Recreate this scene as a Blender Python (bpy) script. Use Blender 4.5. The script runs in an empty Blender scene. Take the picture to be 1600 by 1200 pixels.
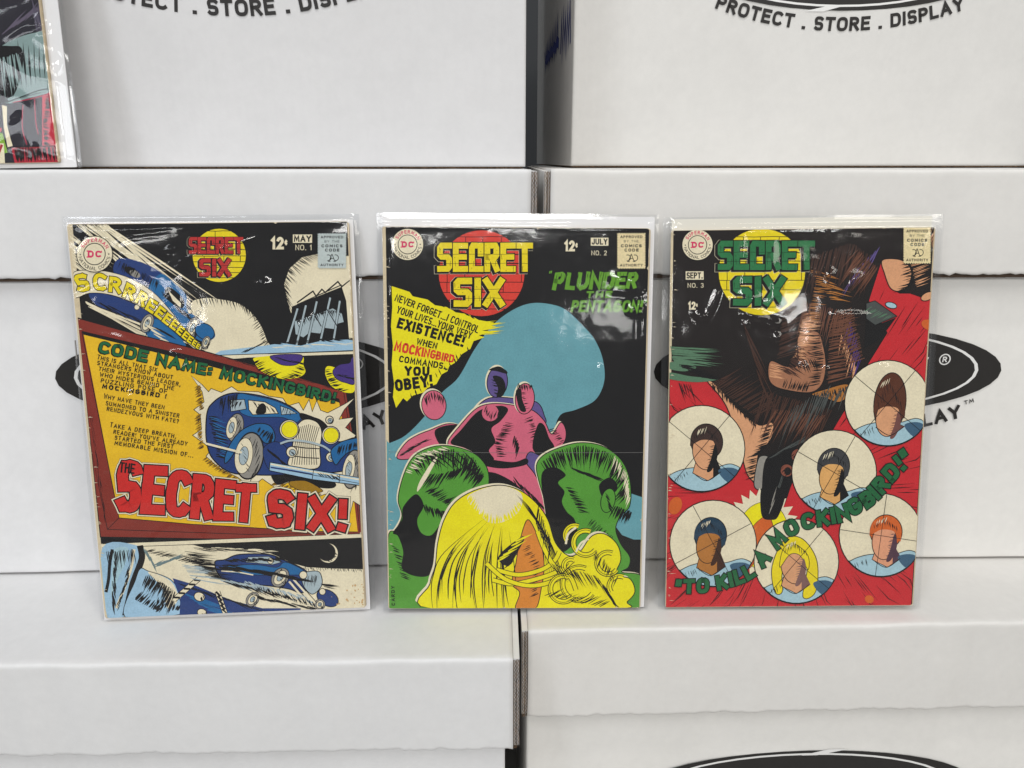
import bpy, bmesh, math, random
from mathutils import Vector, Matrix
from mathutils.geometry import tessellate_polygon
from mathutils import noise as mnoise

random.seed(7)
scene = bpy.context.scene
COL = scene.collection

# ------------------------------------------------------------------ camera, world, lamps, exposure
EYE = 0.304
PITCH = math.atan(350 / 1155)
cam_d = bpy.data.cameras.new('camera'); cam = bpy.data.objects.new('camera', cam_d); COL.objects.link(cam)
cam_d.sensor_width = 36.0; cam_d.lens = 1155 / 1600 * 36.0; cam_d.clip_start = 0.01; cam_d.clip_end = 50
cam.location = (0, 0, EYE); cam.rotation_euler = (math.radians(90) - PITCH, 0, 0)
scene.camera = cam

world = bpy.data.worlds.new('World'); scene.world = world; world.use_nodes = True
bg = world.node_tree.nodes['Background']
bg.inputs['Color'].default_value = (0.93, 0.965, 1.0, 1); bg.inputs['Strength'].default_value = 0.29

def lamp(name, loc, size, energy, color, target=(0, 0.5, 0.1)):
    d = bpy.data.lights.new(name, 'AREA'); d.shape = 'RECTANGLE'; d.size, d.size_y = size
    d.energy = energy; d.color = color
    o = bpy.data.objects.new(name, d); COL.objects.link(o); o.location = loc
    o.rotation_euler = (Vector(target) - Vector(loc)).to_track_quat('-Z', 'Y').to_euler()
    return o
lamp('ceiling_or_fill_lamp', (-1.5, -1.2, 2.6), (0.4, 1.6), 21, (0.90, 0.95, 1.0))
lamp('ceiling_or_fill_lamp', (1.5, -1.2, 2.6), (0.4, 1.6), 20, (1.0, 0.95, 0.87))
lamp('ceiling_or_fill_lamp', (0.0, -0.2, 2.7), (0.6, 0.2), 19, (1.0, 0.98, 0.95))
lamp('ceiling_or_fill_lamp', (-2.4, -2.8, 1.35), (1.6, 0.4), 14, (0.92, 0.95, 1.0))  # added frontal fill on the left, to brighten the box fronts
lamp('ceiling_or_fill_lamp', (2.4, -2.8, 1.35), (1.6, 0.4), 14, (1.0, 0.95, 0.86))  # the same added fill on the right
lamp('ceiling_or_fill_lamp', (0.0, -3.2, 1.45), (1.3, 0.35), 32, (1.0, 0.985, 0.96))  # added centre fill, sends light into the gaps between the comics
# the far rows of the shop's ceiling lights, low over the horizon, that glint in the sleeves
for lx, le in ((-2.05, 4.0), (0.95, 3.6), (2.12, 6.0)):
    lamp('ceiling_or_fill_lamp', (lx, -5.0, 1.02), (0.4, 0.22), le, (1.0, 0.985, 0.96))

vs = scene.view_settings
scene.display_settings.display_device = 'sRGB'
vs.view_transform = 'Standard'; vs.look = 'None'; vs.gamma = 1; vs.exposure = 0.0
try: vs.use_curve_mapping = False
except Exception: pass
scene.render.engine = 'CYCLES'
scene.cycles.max_bounces = 8; scene.cycles.transparent_max_bounces = 12
scene.cycles.use_denoising = True
scene.cycles.caustics_reflective = False; scene.cycles.caustics_refractive = False

# ------------------------------------------------------------------ helpers
def lin(c):
    c /= 255.0
    return c / 12.92 if c <= 0.04045 else ((c + 0.055) / 1.055) ** 2.4
def rgb(r, g, b, k=0.9):
    return tuple(min(0.9, lin(x) / k) for x in (r, g, b)) + (1,)

def nodes_of(name):
    m = bpy.data.materials.new(name); m.use_nodes = True
    nt = m.node_tree; b = nt.nodes['Principled BSDF']
    return m, nt, b

def N(nt, t, **kw):
    n = nt.nodes.new(t)
    for k, v in kw.items():
        if k in n.inputs: n.inputs[k].default_value = v
        else: setattr(n, k, v)
    return n

_ink = {}
def ink(r, g, b):
    key = (r, g, b)
    if key in _ink: return _ink[key]
    m, nt, p = nodes_of('printed_ink')
    tc = N(nt, 'ShaderNodeTexCoord')
    n1 = N(nt, 'ShaderNodeTexNoise', Scale=60.0, Detail=6.0, Roughness=0.65)
    n2 = N(nt, 'ShaderNodeTexNoise', Scale=900.0, Detail=3.0)
    nt.links.new(tc.outputs['Object'], n1.inputs['Vector']); nt.links.new(tc.outputs['Object'], n2.inputs['Vector'])
    mul = N(nt, 'ShaderNodeMath', operation='ADD')
    nt.links.new(n1.outputs['Fac'], mul.inputs[0]); nt.links.new(n2.outputs['Fac'], mul.inputs[1])
    c = rgb(r, g, b)
    ramp = N(nt, 'ShaderNodeMapRange'); ramp.inputs['From Min'].default_value = 0.6; ramp.inputs['From Max'].default_value = 1.4
    nt.links.new(mul.outputs[0], ramp.inputs['Value'])
    mix = N(nt, 'ShaderNodeMix', data_type='RGBA')
    mix.inputs[6].default_value = tuple(x * 0.83 for x in c[:3]) + (1,)
    mix.inputs[7].default_value = tuple(min(0.92, x * 1.13 + 0.002) for x in c[:3]) + (1,)
    nt.links.new(ramp.outputs['Result'], mix.inputs[0]); nt.links.new(mix.outputs[2], p.inputs['Base Color'])
    p.inputs['Roughness'].default_value = 0.5; p.inputs['Specular IOR Level'].default_value = 0.06
    _ink[key] = m
    return m

def paper(name, c, rough=0.6, var=0.05, scale=40):
    m, nt, p = nodes_of(name)
    tc = N(nt, 'ShaderNodeTexCoord'); n1 = N(nt, 'ShaderNodeTexNoise', Scale=float(scale), Detail=6.0, Roughness=0.6)
    nt.links.new(tc.outputs['Object'], n1.inputs['Vector'])
    mix = N(nt, 'ShaderNodeMix', data_type='RGBA')
    mix.inputs[6].default_value = tuple(x * (1 - var) for x in c[:3]) + (1,)
    mix.inputs[7].default_value = tuple(min(.95, x * (1 + var)) for x in c[:3]) + (1,)
    nt.links.new(n1.outputs['Fac'], mix.inputs[0]); nt.links.new(mix.outputs[2], p.inputs['Base Color'])
    p.inputs['Roughness'].default_value = rough; p.inputs['Specular IOR Level'].default_value = 0.3
    return m

def white_card(name, base):
    m, nt, p = nodes_of(name)
    tc = N(nt, 'ShaderNodeTexCoord')
    a = N(nt, 'ShaderNodeTexNoise', Scale=9.0, Detail=8.0, Roughness=0.7)
    b = N(nt, 'ShaderNodeTexNoise', Scale=140.0, Detail=4.0, Roughness=0.6)
    d = N(nt, 'ShaderNodeTexNoise', Scale=26.0, Detail=5.0, Roughness=0.6)
    for n in (a, b, d): nt.links.new(tc.outputs['Object'], n.inputs['Vector'])
    s = N(nt, 'ShaderNodeMath', operation='ADD'); nt.links.new(a.outputs['Fac'], s.inputs[0])
    h = N(nt, 'ShaderNodeMath', operation='MULTIPLY'); h.inputs[1].default_value = 0.6
    nt.links.new(b.outputs['Fac'], h.inputs[0]); nt.links.new(h.outputs[0], s.inputs[1])
    mr = N(nt, 'ShaderNodeMapRange'); mr.inputs['From Min'].default_value = 0.5; mr.inputs['From Max'].default_value = 1.1
    nt.links.new(s.outputs[0], mr.inputs['Value'])
    mix = N(nt, 'ShaderNodeMix', data_type='RGBA')
    mix.inputs[6].default_value = tuple(x * 0.905 for x in base) + (1,)
    mix.inputs[7].default_value = tuple(base) + (1,)
    nt.links.new(mr.outputs['Result'], mix.inputs[0])
    # sparse specks and scuffs of handling
    sp = N(nt, 'ShaderNodeTexVoronoi', Scale=38.0); nt.links.new(tc.outputs['Object'], sp.inputs['Vector'])
    spr = N(nt, 'ShaderNodeMapRange'); spr.inputs['From Min'].default_value = 0.012; spr.inputs['From Max'].default_value = 0.03
    nt.links.new(sp.outputs['Distance'], spr.inputs['Value'])
    pick = N(nt, 'ShaderNodeMath', operation='GREATER_THAN'); pick.inputs[1].default_value = 0.80
    sep = N(nt, 'ShaderNodeSeparateColor'); nt.links.new(sp.outputs['Color'], sep.inputs[0]); nt.links.new(sep.outputs[0], pick.inputs[0])
    inv = N(nt, 'ShaderNodeMath', operation='SUBTRACT'); inv.inputs[0].default_value = 1.0; nt.links.new(spr.outputs['Result'], inv.inputs[1])
    am = N(nt, 'ShaderNodeMath', operation='MULTIPLY'); nt.links.new(inv.outputs[0], am.inputs[0]); nt.links.new(pick.outputs[0], am.inputs[1])
    am2 = N(nt, 'ShaderNodeMath', operation='MULTIPLY'); am2.inputs[1].default_value = 0.35; nt.links.new(am.outputs[0], am2.inputs[0])
    mix2 = N(nt, 'ShaderNodeMix', data_type='RGBA'); mix2.inputs[7].default_value = (.25, .22, .2, 1)
    nt.links.new(am2.outputs[0], mix2.inputs[0]); nt.links.new(mix.outputs[2], mix2.inputs[6])
    nt.links.new(mix2.outputs[2], p.inputs['Base Color'])
    fl = N(nt, 'ShaderNodeTexWave', Scale=48.0, Distortion=1.2, Detail=2.0); fl.bands_direction = 'X'; nt.links.new(tc.outputs['Object'], fl.inputs['Vector'])
    fs = N(nt, 'ShaderNodeMath', operation='MULTIPLY'); fs.inputs[1].default_value = 0.05; nt.links.new(fl.outputs['Fac'], fs.inputs[0])
    fa = N(nt, 'ShaderNodeMath', operation='ADD'); nt.links.new(fs.outputs[0], fa.inputs[0]); nt.links.new(d.outputs['Fac'], fa.inputs[1])
    bump = N(nt, 'ShaderNodeBump', Strength=0.16, Distance=0.003)
    nt.links.new(fa.outputs[0], bump.inputs['Height']); nt.links.new(bump.outputs[0], p.inputs['Normal'])
    p.inputs['Roughness'].default_value = 0.55; p.inputs['Specular IOR Level'].default_value = 0.22
    return m

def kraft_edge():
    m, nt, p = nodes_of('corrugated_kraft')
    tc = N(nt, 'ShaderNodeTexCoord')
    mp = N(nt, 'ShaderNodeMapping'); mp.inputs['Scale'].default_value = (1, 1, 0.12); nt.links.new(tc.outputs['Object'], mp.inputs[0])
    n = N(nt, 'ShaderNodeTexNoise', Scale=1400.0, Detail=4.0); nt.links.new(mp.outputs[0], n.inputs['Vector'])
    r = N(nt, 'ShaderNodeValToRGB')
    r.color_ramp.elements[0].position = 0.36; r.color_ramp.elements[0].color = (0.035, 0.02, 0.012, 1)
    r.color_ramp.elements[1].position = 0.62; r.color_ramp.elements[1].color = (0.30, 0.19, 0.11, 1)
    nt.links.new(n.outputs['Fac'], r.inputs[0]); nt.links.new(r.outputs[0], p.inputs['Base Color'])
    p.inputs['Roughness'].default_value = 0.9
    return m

def sleeve_mat():
    m = bpy.data.materials.new('clear_plastic'); m.use_nodes = True
    nt = m.node_tree; nt.nodes.clear()
    out = N(nt, 'ShaderNodeOutputMaterial'); tr = N(nt, 'ShaderNodeBsdfTransparent'); tr.inputs[0].default_value = (0.965, 0.968, 0.972, 1)
    gl = N(nt, 'ShaderNodeBsdfGlossy'); gl.inputs['Roughness'].default_value = 0.07
    df = N(nt, 'ShaderNodeBsdfDiffuse'); df.inputs[0].default_value = (0.9, 0.9, 0.9, 1)
    fr = N(nt, 'ShaderNodeFresnel'); fr.inputs[0].default_value = 1.5
    ge = N(nt, 'ShaderNodeNewGeometry'); io = N(nt, 'ShaderNodeMapRange')      # a thin film: the same reflection from either side
    io.inputs['To Min'].default_value = 1.5; io.inputs['To Max'].default_value = 1 / 1.5
    nt.links.new(ge.outputs['Backfacing'], io.inputs['Value']); nt.links.new(io.outputs['Result'], fr.inputs[0])
    k = N(nt, 'ShaderNodeMath', operation='MULTIPLY'); k.inputs[1].default_value = 0.95; k.use_clamp = True
    nt.links.new(fr.outputs[0], k.inputs[0])
    tc = N(nt, 'ShaderNodeTexCoord'); nz = N(nt, 'ShaderNodeTexNoise', Scale=55.0, Detail=3.0, Roughness=0.5)
    nt.links.new(tc.outputs['Object'], nz.inputs['Vector'])
    bp = N(nt, 'ShaderNodeBump', Strength=0.07, Distance=0.002); nt.links.new(nz.outputs['Fac'], bp.inputs['Height'])
    nt.links.new(bp.outputs[0], gl.inputs['Normal'])
    m0 = N(nt, 'ShaderNodeMixShader'); m0.inputs[0].default_value = 0.004
    nt.links.new(tr.outputs[0], m0.inputs[1]); nt.links.new(df.outputs[0], m0.inputs[2])
    m1 = N(nt, 'ShaderNodeMixShader'); nt.links.new(k.outputs[0], m1.inputs[0])
    nt.links.new(m0.outputs[0], m1.inputs[1]); nt.links.new(gl.outputs[0], m1.inputs[2])
    nt.links.new(m1.outputs[0], out.inputs['Surface'])
    return m

M_CARD_COOL = white_card('white_cardboard', (0.83, 0.83, 0.84))
M_CARD_WARM = white_card('white_cardboard', (0.83, 0.815, 0.785))
M_CARD_DIM_COOL = white_card('dimmed_white_cardboard', (0.70, 0.695, 0.70))  # white card toned down; the top row's dimness is put into its colour
M_CARD_DIM_WARM = white_card('dimmed_white_cardboard', (0.72, 0.71, 0.69))
M_LID_COOL = white_card('lid_cardboard', (0.755, 0.755, 0.76))
M_LID_WARM = white_card('lid_cardboard', (0.755, 0.74, 0.715))
M_KRAFT = kraft_edge()
M_SLEEVE = sleeve_mat()
M_BOARD = paper('backing_card', (0.84, 0.83, 0.83), 0.35, 0.015)
M_BOARD_YELLOWED = paper('backing_card', (0.80, 0.77, 0.68), 0.35, 0.02)
M_PAGES = paper('aged_paper', (0.55, 0.44, 0.29), 0.8, 0.25, 400)
M_PRINT = paper('black_print', (0.022, 0.02, 0.019), 0.5, 0.12, 200)
M_PRINT_WHITE = paper('unprinted_white', (0.78, 0.775, 0.765), 0.5, 0.02)
M_MARKER = paper('blue_marker', (0.015, 0.03, 0.24), 0.5, 0.3, 300)
M_LID_SHADE = paper('lid_shade_brown', (0.075, 0.05, 0.036), 0.9, 0.2, 300)  # dark tone that paints the shade under the lid flaps
M_STEEL = paper('steel_wire', (0.25, 0.24, 0.23), 0.35, 0.1)

def mesh_obj(name, verts, faces, mats, parent=None, fm=None, smooth=False):
    me = bpy.data.meshes.new(name); me.from_pydata([tuple(v) for v in verts], [], faces)
    for m in (mats if isinstance(mats, (list, tuple)) else [mats]): me.materials.append(m)
    if fm: me.polygons.foreach_set('material_index', fm)
    if smooth: me.polygons.foreach_set('use_smooth', [True] * len(me.polygons))
    me.update()
    o = bpy.data.objects.new(name, me); COL.objects.link(o)
    if parent: o.parent = parent
    return o

def empty(name, label, cat, matrix, group=None):
    o = bpy.data.objects.new(name, None); COL.objects.link(o); o.empty_display_size = 0.02
    o.matrix_world = matrix; o['label'] = label; o['category'] = cat
    if group: o['group'] = group
    return o

def box_bm(bm, x0, x1, y0, y1, z0, z1):
    vs_ = [bm.verts.new(p) for p in ((x0,y0,z0),(x1,y0,z0),(x1,y1,z0),(x0,y1,z0),(x0,y0,z1),(x1,y0,z1),(x1,y1,z1),(x0,y1,z1))]
    for f in ((0,3,2,1),(4,5,6,7),(0,1,5,4),(1,2,6,5),(2,3,7,6),(3,0,4,7)): bm.faces.new([vs_[i] for i in f])

def bm_obj(name, bm, mat, parent=None, smooth=False):
    bmesh.ops.recalc_face_normals(bm, faces=bm.faces)
    me = bpy.data.meshes.new(name); bm.to_mesh(me); bm.free(); me.materials.append(mat)
    if smooth: me.polygons.foreach_set('use_smooth', [True] * len(me.polygons))
    o = bpy.data.objects.new(name, me); COL.objects.link(o)
    if parent: o.parent = parent
    return o

# ------------------------------------------------------------------ stroke lettering
def arc(cx, cy, rx, ry, a0, a1, n=10):
    return [(cx + rx * math.cos(math.radians(a0 + (a1 - a0) * i / n)), cy + ry * math.sin(math.radians(a0 + (a1 - a0) * i / n))) for i in range(n + 1)]
def sup(cx, cy, rx, ry, a0, a1, n=20, e=0.72):          # rounder-than-box curve for broad letters
    r = []
    for i in range(n + 1):
        a = math.radians(a0 + (a1 - a0) * i / n); c, s = math.cos(a), math.sin(a)
        r.append((cx + rx * math.copysign(abs(c) ** e, c), cy + ry * math.copysign(abs(s) ** e, s)))
    return r
G = {
 'A': (.78, [[(0,0),(.39,1),(.78,0)], [(.15,.34),(.63,.34)]]),
 'B': (.64, [[(0,.5),(0,1),(.36,1)] + arc(.36,.76,.22,.24,90,-90,8)[1:] + [(.1,.52)], [(0,.5),(.38,.52)] + arc(.38,.26,.26,.26,90,-90,8)[1:] + [(0,0),(0,.5)]]),
 'C': (.68, [sup(.36,.5,.36,.5,48,312)]),
 'D': (.70, [[(0,0),(0,1),(.32,1)] + sup(.32,.5,.38,.5,90,-90,14)[1:] + [(.0,0)]]),
 'E': (.58, [[(.58,1),(0,1),(0,0),(.58,0)], [(0,.52),(.5,.52)]]),
 'F': (.56, [[(.56,1),(0,1),(0,0)], [(0,.52),(.48,.52)]]),
 'G': (.72, [sup(.36,.5,.36,.5,48,330) + [(.70,.46)], [(.72,.46),(.42,.46)]]),
 'H': (.68, [[(0,0),(0,1)], [(.68,0),(.68,1)], [(0,.52),(.68,.52)]]),
 'I': (.0, [[(0,0),(0,1)]]),
 'J': (.5, [[(.5,1),(.5,.28)] + arc(.25,.26,.25,.26,0,-165,8)[1:]]),
 'K': (.66, [[(0,0),(0,1)], [(.62,1),(.04,.46)], [(.2,.58),(.66,0)]]),
 'L': (.54, [[(0,1),(0,0),(.54,0)]]),
 'M': (.88, [[(0,0),(.08,1),(.44,.22),(.80,1),(.88,0)]]),
 'N': (.70, [[(0,0),(0,1),(.70,0),(.70,1)]]),
 'O': (.74, [sup(.37,.5,.37,.5,90,450,28)]),
 'P': (.60, [[(0,0),(0,1),(.34,1)] + arc(.34,.74,.26,.26,90,-90,9)[1:] + [(.06,.48)]]),
 'Q': (.74, [sup(.37,.5,.37,.5,90,450,28), [(.45,.25),(.76,-.06)]]),
 'R': (.64, [[(0,0),(0,1),(.34,1)] + arc(.34,.75,.27,.25,90,-90,9)[1:] + [(.06,.5)], [(.3,.48),(.64,0)]]),
 'S': (.60, [sup(.30,.755,.29,.245,35,180,10) + sup(.30,.51,.29,.01,180,270,2)[1:2] + [(.30,.51)] + sup(.31,.25,.29,.25,80,-145,14)]),
 'T': (.66, [[(0,1),(.66,1)], [(.33,1),(.33,0)]]),
 'U': (.68, [[(0,1),(0,.34)] + arc(.34,.34,.34,.34,180,360,12)[1:] + [(.68,1)]]),
 'V': (.72, [[(0,1),(.36,0),(.72,1)]]),
 'W': (.98, [[(0,1),(.24,0),(.49,.85),(.74,0),(.98,1)]]),
 'X': (.68, [[(0,0),(.68,1)], [(0,1),(.68,0)]]),
 'Y': (.70, [[(0,1),(.35,.48),(.70,1)], [(.35,.48),(.35,0)]]),
 'Z': (.62, [[(0,1),(.62,1),(0,0),(.62,0)]]),
 '1': (.2, [[(0,.8),(.2,1),(.2,0)]]),
 '2': (.58, [arc(.28,.72,.28,.28,160,-30,9) + [(0,0),(.58,0)]]),
 '3': (.58, [arc(.27,.76,.26,.24,150,-80,9) + arc(.28,.26,.3,.26,80,-150,9)]),
 '7': (.56, [[(0,1),(.56,1),(.2,0)]]),
 '¢': (.36, [arc(.18,.66,.18,.22,50,310,9), [(.18,.98),(.18,.34)]]),
 '.': (.06, [[(0,0),(.06,0)]]), ',': (.08, [[(.08,.08),(0,-.16)]]), '•': (.08, [[(0,.5),(.08,.5)]]),
 '!': (.06, [[(.05,1),(.03,.54)], [(.0,0),(.06,0)]]), '?': (.5, [arc(.25,.76,.25,.24,170,-70,9) + [(.25,.3)], [(.23,0),(.29,0)]]),
 ':': (.06, [[(0,.14),(.06,.14)], [(0,.66),(.06,.66)]]), "'": (.04, [[(.04,1),(.0,.74)]]),
 '"': (.22, [[(.04,1),(.0,.72)], [(.22,1),(.18,.72)]]), ' ': (.34, []), '-': (.3, [[(0,.5),(.3,.5)]]),
}
BLOCK = {   # heavy block capitals drawn with square turns
 'S': (.56, [[(.56,1),(.1,1),(0,.9),(0,.6),(.1,.52),(.46,.52),(.56,.42),(.56,.1),(.46,0),(0,0)]]),
 'C': (.54, [[(.54,.66),(.54,1),(.08,1),(0,.9),(0,.0),(.54,0)]]),
 'R': (.58, [[(0,0),(0,1),(.48,1),(.56,.9),(.56,.6),(.46,.5),(.06,.5)], [(.28,.5),(.58,0)]]),
}

def ribbon(pts, w, closed=False, ext=0.0):
    """a flat mitred band along 2D points -> verts, quads"""
    p = [Vector(q) for q in pts]
    q = [p[0]]
    for a in p[1:]:
        if (a - q[-1]).length > 1e-7: q.append(a)
    p = q
    if len(p) < 2: return [], []
    if not closed and (p[0] - p[-1]).length < 1e-6 and len(p) > 3: closed = True
    if closed and (p[0] - p[-1]).length < 1e-6: p = p[:-1]
    n = len(p); ws = w if callable(w) else (lambda s: w)
    if not closed and ext:
        p[0] = p[0] + (p[0] - p[1]).normalized() * ext; p[-1] = p[-1] + (p[-1] - p[-2]).normalized() * ext
    V = []
    for i in range(n):
        a = p[i - 1] if (i > 0 or closed) else None; b = p[(i + 1) % n] if (i < n - 1 or closed) else None
        d1 = (p[i] - a).normalized() if a is not None else None; d2 = (b - p[i]).normalized() if b is not None else None
        if d1 is None: d1 = d2
        if d2 is None: d2 = d1
        n1 = Vector((-d1.y, d1.x)); n2 = Vector((-d2.y, d2.x)); m = n1 + n2
        if m.length < 1e-4: m = n1
        m.normalize(); c = max(0.42, m.dot(n1)); h = ws(i / max(1, n - 1)) * 0.5 / c
        V += [p[i] + m * h, p[i] - m * h]
    F = [(2*i, 2*i+1, (2*i+3) % (2*n), (2*i+2) % (2*n)) for i in range(n if closed else n - 1)]
    return V, F

def smooth_pts(pts, closed=True, k=6):
    n = len(pts); out = []
    rng = range(n) if closed else range(n - 1)
    for i in rng:
        P = [Vector(pts[(i + j) % n]) if closed else Vector(pts[min(max(i + j, 0), n - 1)]) for j in (-1, 0, 1, 2)]
        for s in range(k):
            t = s / k
            out.append(tuple(0.5 * ((2*P[1]) + (P[2]-P[0])*t + (2*P[0]-5*P[1]+4*P[2]-P[3])*t*t + (3*P[1]-P[0]-3*P[2]+P[3])*t**3)))
    if not closed: out.append(tuple(pts[-1]))
    return out

class Sheet:
    """flat printing on one face: every mark is a thin real layer a few microns above the last one.
       to_uv turns drawing coordinates into metres on the face."""
    STEP, SUB = 1.4e-6, 0.3e-6
    def __init__(self, parent, to_uv, place, lim=None):
        self.parent, self.to_uv, self.place, self.lim = parent, to_uv, place, lim
        self.layer = 0; self.parts = {}; self.cur = None; self.rnd = random.Random(11)
    def part(self, name, holder=None):
        self.cur = name
        self.parts.setdefault(name, dict(v=[], f=[], m=[], mats=[], holder=holder))
        return self
    def _add(self, V, F, mat, off=0.0):
        d = self.parts[self.cur]
        if mat not in d['mats']: d['mats'].append(mat)
        mi = d['mats'].index(mat); b = len(d['v']); z = self.layer * self.STEP + off
        for (u, v) in V:
            if self.lim:
                u = min(max(u, self.lim[0]), self.lim[1]); v = min(max(v, self.lim[2]), self.lim[3])
            d['v'].append(self.place(u, v, z))
        for f in F: d['f'].append(tuple(i + b for i in f)); d['m'].append(mi)
    def poly(self, mat, pts, curve=False, edge=None, ew=1.0):
        if curve: pts = smooth_pts(pts)
        self.layer += 1
        P = [self.to_uv(*p) for p in pts]
        tri = tessellate_polygon([[Vector((u, v, 0)) for u, v in P]])
        self._add(P, [tuple(t) for t in tri], mat)
        if edge: self.line(edge, list(pts) + [pts[0]], ew)
    def ell(self, mat, cx, cy, rx, ry, rot=0, edge=None, ew=1.0, a0=0, a1=360):
        c, s = math.cos(math.radians(rot)), math.sin(math.radians(rot)); n = 40; pts = []
        for i in range(n):
            a = math.radians(a0 + (a1 - a0) * i / n); x, y = rx * math.cos(a), ry * math.sin(a)
            pts.append((cx + c*x - s*y, cy + s*x + c*y))
        self.poly(mat, pts, edge=edge, ew=ew)
    def scale_at(self, x, y):
        a = Vector(self.to_uv(x, y)); b = Vector(self.to_uv(x + 1, y)); return (b - a).length
    def line(self, mat, pts, w, curve=False, taper=None, ext=0.0):
        if curve: pts = smooth_pts(pts, closed=False)
        self.layer += 1
        s = self.scale_at(*pts[0])
        if taper == 'end': wf = lambda t: w * s * max(0.08, 1 - t)
        elif taper == 'both': wf = lambda t: w * s * max(0.08, math.sin(math.pi * min(max(t, 0.0), 1.0)))
        else: wf = w * s
        V, F = ribbon([self.to_uv(*p) for p in pts], wf, ext=ext * s)
        self._add(V, F, mat)
    def hatch(self, mat, path, n, d, ln, w, jit=0.35, wob=1.5):
        """n tapering pen strokes that start along a path and run in direction d"""
        self.layer += 1; r = self.rnd
        L = [0.0]
        for a, b in zip(path, path[1:]): L.append(L[-1] + math.hypot(b[0]-a[0], b[1]-a[1]))
        for k in range(n):
            t = (k + r.uniform(.1, .9)) / n * L[-1]
            i = max(j for j in range(len(path) - 1) if L[j] <= t)
            f = (t - L[i]) / max(1e-6, L[i+1] - L[i]); x = path[i][0] + (path[i+1][0]-path[i][0])*f; y = path[i][1] + (path[i+1][1]-path[i][1])*f
            dd = d(t / L[-1]) if callable(d) else d
            m = math.hypot(*dd); l = ln * (1 + r.uniform(-jit, jit)); ux, uy = dd[0]/m, dd[1]/m
            x += r.uniform(-wob, wob); y += r.uniform(-wob, wob); ww = w * r.uniform(.6, 1.3) * .5; bend = r.uniform(-.1, .1) * l
            q = [(x - uy*ww*.5, y + ux*ww*.5), (x + ux*l*.45 - uy*(ww+bend*.5), y + uy*l*.45 + ux*(ww+bend*.5)), (x + ux*l - uy*bend, y + uy*l + ux*bend),
                 (x + ux*l*.45 + uy*(ww-bend*.5), y + uy*l*.45 - ux*(ww-bend*.5)), (x + uy*ww*.5, y - ux*ww*.5)]
            self._add([self.to_uv(*p) for p in q], [(0, 1, 3, 4), (1, 2, 3)], mat, self.SUB * (k % 5))
    def text(self, mat, s, path, h0, h1=None, t=.16, grow=0.0, slant=0.0, jit=0.0, space=.22, outline=None, block=False, fit=True, shift=(0, 0), first_cap=None):
        """stroke capitals along a baseline path; heights in drawing units; t = stroke weight / height"""
        if outline:
            for (om, ow, sh) in outline: self.text(om, s, path, h0, h1, t, ow, slant, jit, space, None, block, fit, sh)
        self.layer += 1
        h1 = h0 if h1 is None else h1
        r = random.Random(hash(len(s)) + 5)
        get = lambda ch: (BLOCK.get(ch) if block and ch in BLOCK else G.get(ch, G[' ']))
        adv = []
        for ch in s: adv.append(get(ch)[0] * (1 - t) + t if ch != ' ' else .36)
        tot = sum(adv) + space * (len(s) - 1)
        L = [0.0]
        for a, b in zip(path, path[1:]): L.append(L[-1] + math.hypot(b[0]-a[0], b[1]-a[1]))
        up = None
        def at(d):
            d = min(max(d, 0), L[-1] - 1e-6); i = max(j for j in range(len(path) - 1) if L[j] <= d)
            f = (d - L[i]) / (L[i+1] - L[i]); a, b = path[i], path[i+1]; m = L[i+1] - L[i]
            return (a[0] + (b[0]-a[0])*f, a[1] + (b[1]-a[1])*f, (b[0]-a[0])/m, (b[1]-a[1])/m)
        # natural widths shrink with the letters' height; scale so that the whole fits the path
        hs = []; x = 0.0
        for a in adv:
            f = (x + a / 2) / tot; hs.append(h0 + (h1 - h0) * f); x += a + space
        nat = sum(a * h for a, h in zip(adv, hs)) + sum(space * h for h in hs[:-1])
        kx = L[-1] / nat if fit else 1.0
        d = 0.0
        for ci, ch in enumerate(s):
            h = hs[ci]; wpx = adv[ci] * h * kx
            gw, st = get(ch)
            x0, y0, tx, ty = at(d + wpx / 2)
            nx, ny = (ty, -tx) if self.down else (-ty, tx)     # up across the baseline
            hh = h * (1.22 if first_cap and (ci == 0) else 1.0)
            for si, line in enumerate(st):
                q = []
                for (gx, gy) in line:
                    gx = (t * .5 + gx * (1 - t)) + r.uniform(-jit, jit); gy = t * .5 + gy * (1 - t) + r.uniform(-jit, jit)
                    ox = (gx * h * kx - wpx / 2) + slant * gy * hh; oy = gy * hh
                    q.append(self.to_uv(x0 + tx*ox + nx*oy + shift[0], y0 + ty*ox + ny*oy + shift[1]))
                sc = self.scale_at(x0, y0)
                w = (t * h + grow * 2) * sc
                wk = w * (0.5 * (1 + min(1.0, kx))) if kx < 1 else w
                if len(q) >= 2:
                    V, F = ribbon(q, wk, ext=wk * .5 if (Vector(q[0]) - Vector(q[-1])).length > 1e-6 else 0)
                    self._add(V, F, mat, self.SUB * (si + 1))
            d += wpx + space * h * kx
    down = True
    def build(self):
        made = {}
        for name, d in self.parts.items():
            if d['f']: made[name] = mesh_obj(d.get('obj', name), d['v'], d['f'], d['mats'], self.parent, d['m'])
        return made

# ------------------------------------------------------------------ setting
bm = bmesh.new(); box_bm(bm, -2.5, 2.5, -2.0, 1.75, -0.36, -0.30)
o = bm_obj('floor', bm, paper('grey_floor', (0.45, 0.44, 0.42), .6, .1, 12)); o['kind'] = 'structure'
bm = bmesh.new(); box_bm(bm, -2.5, 2.5, 1.65, 1.74, -0.298, 1.1)
o = bm_obj('back_wall', bm, paper('dark_grey_wall', (0.045, 0.048, 0.052), .8, .1, 12)); o['kind'] = 'structure'

# ------------------------------------------------------------------ cardboard storage boxes
BW, BD, BH, LIDH = 0.425, 0.40, 0.298, 0.069
def rnd1(x, s): return mnoise.noise(Vector((x * 37.0, s * 11.3, s * 3.1)))

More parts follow.
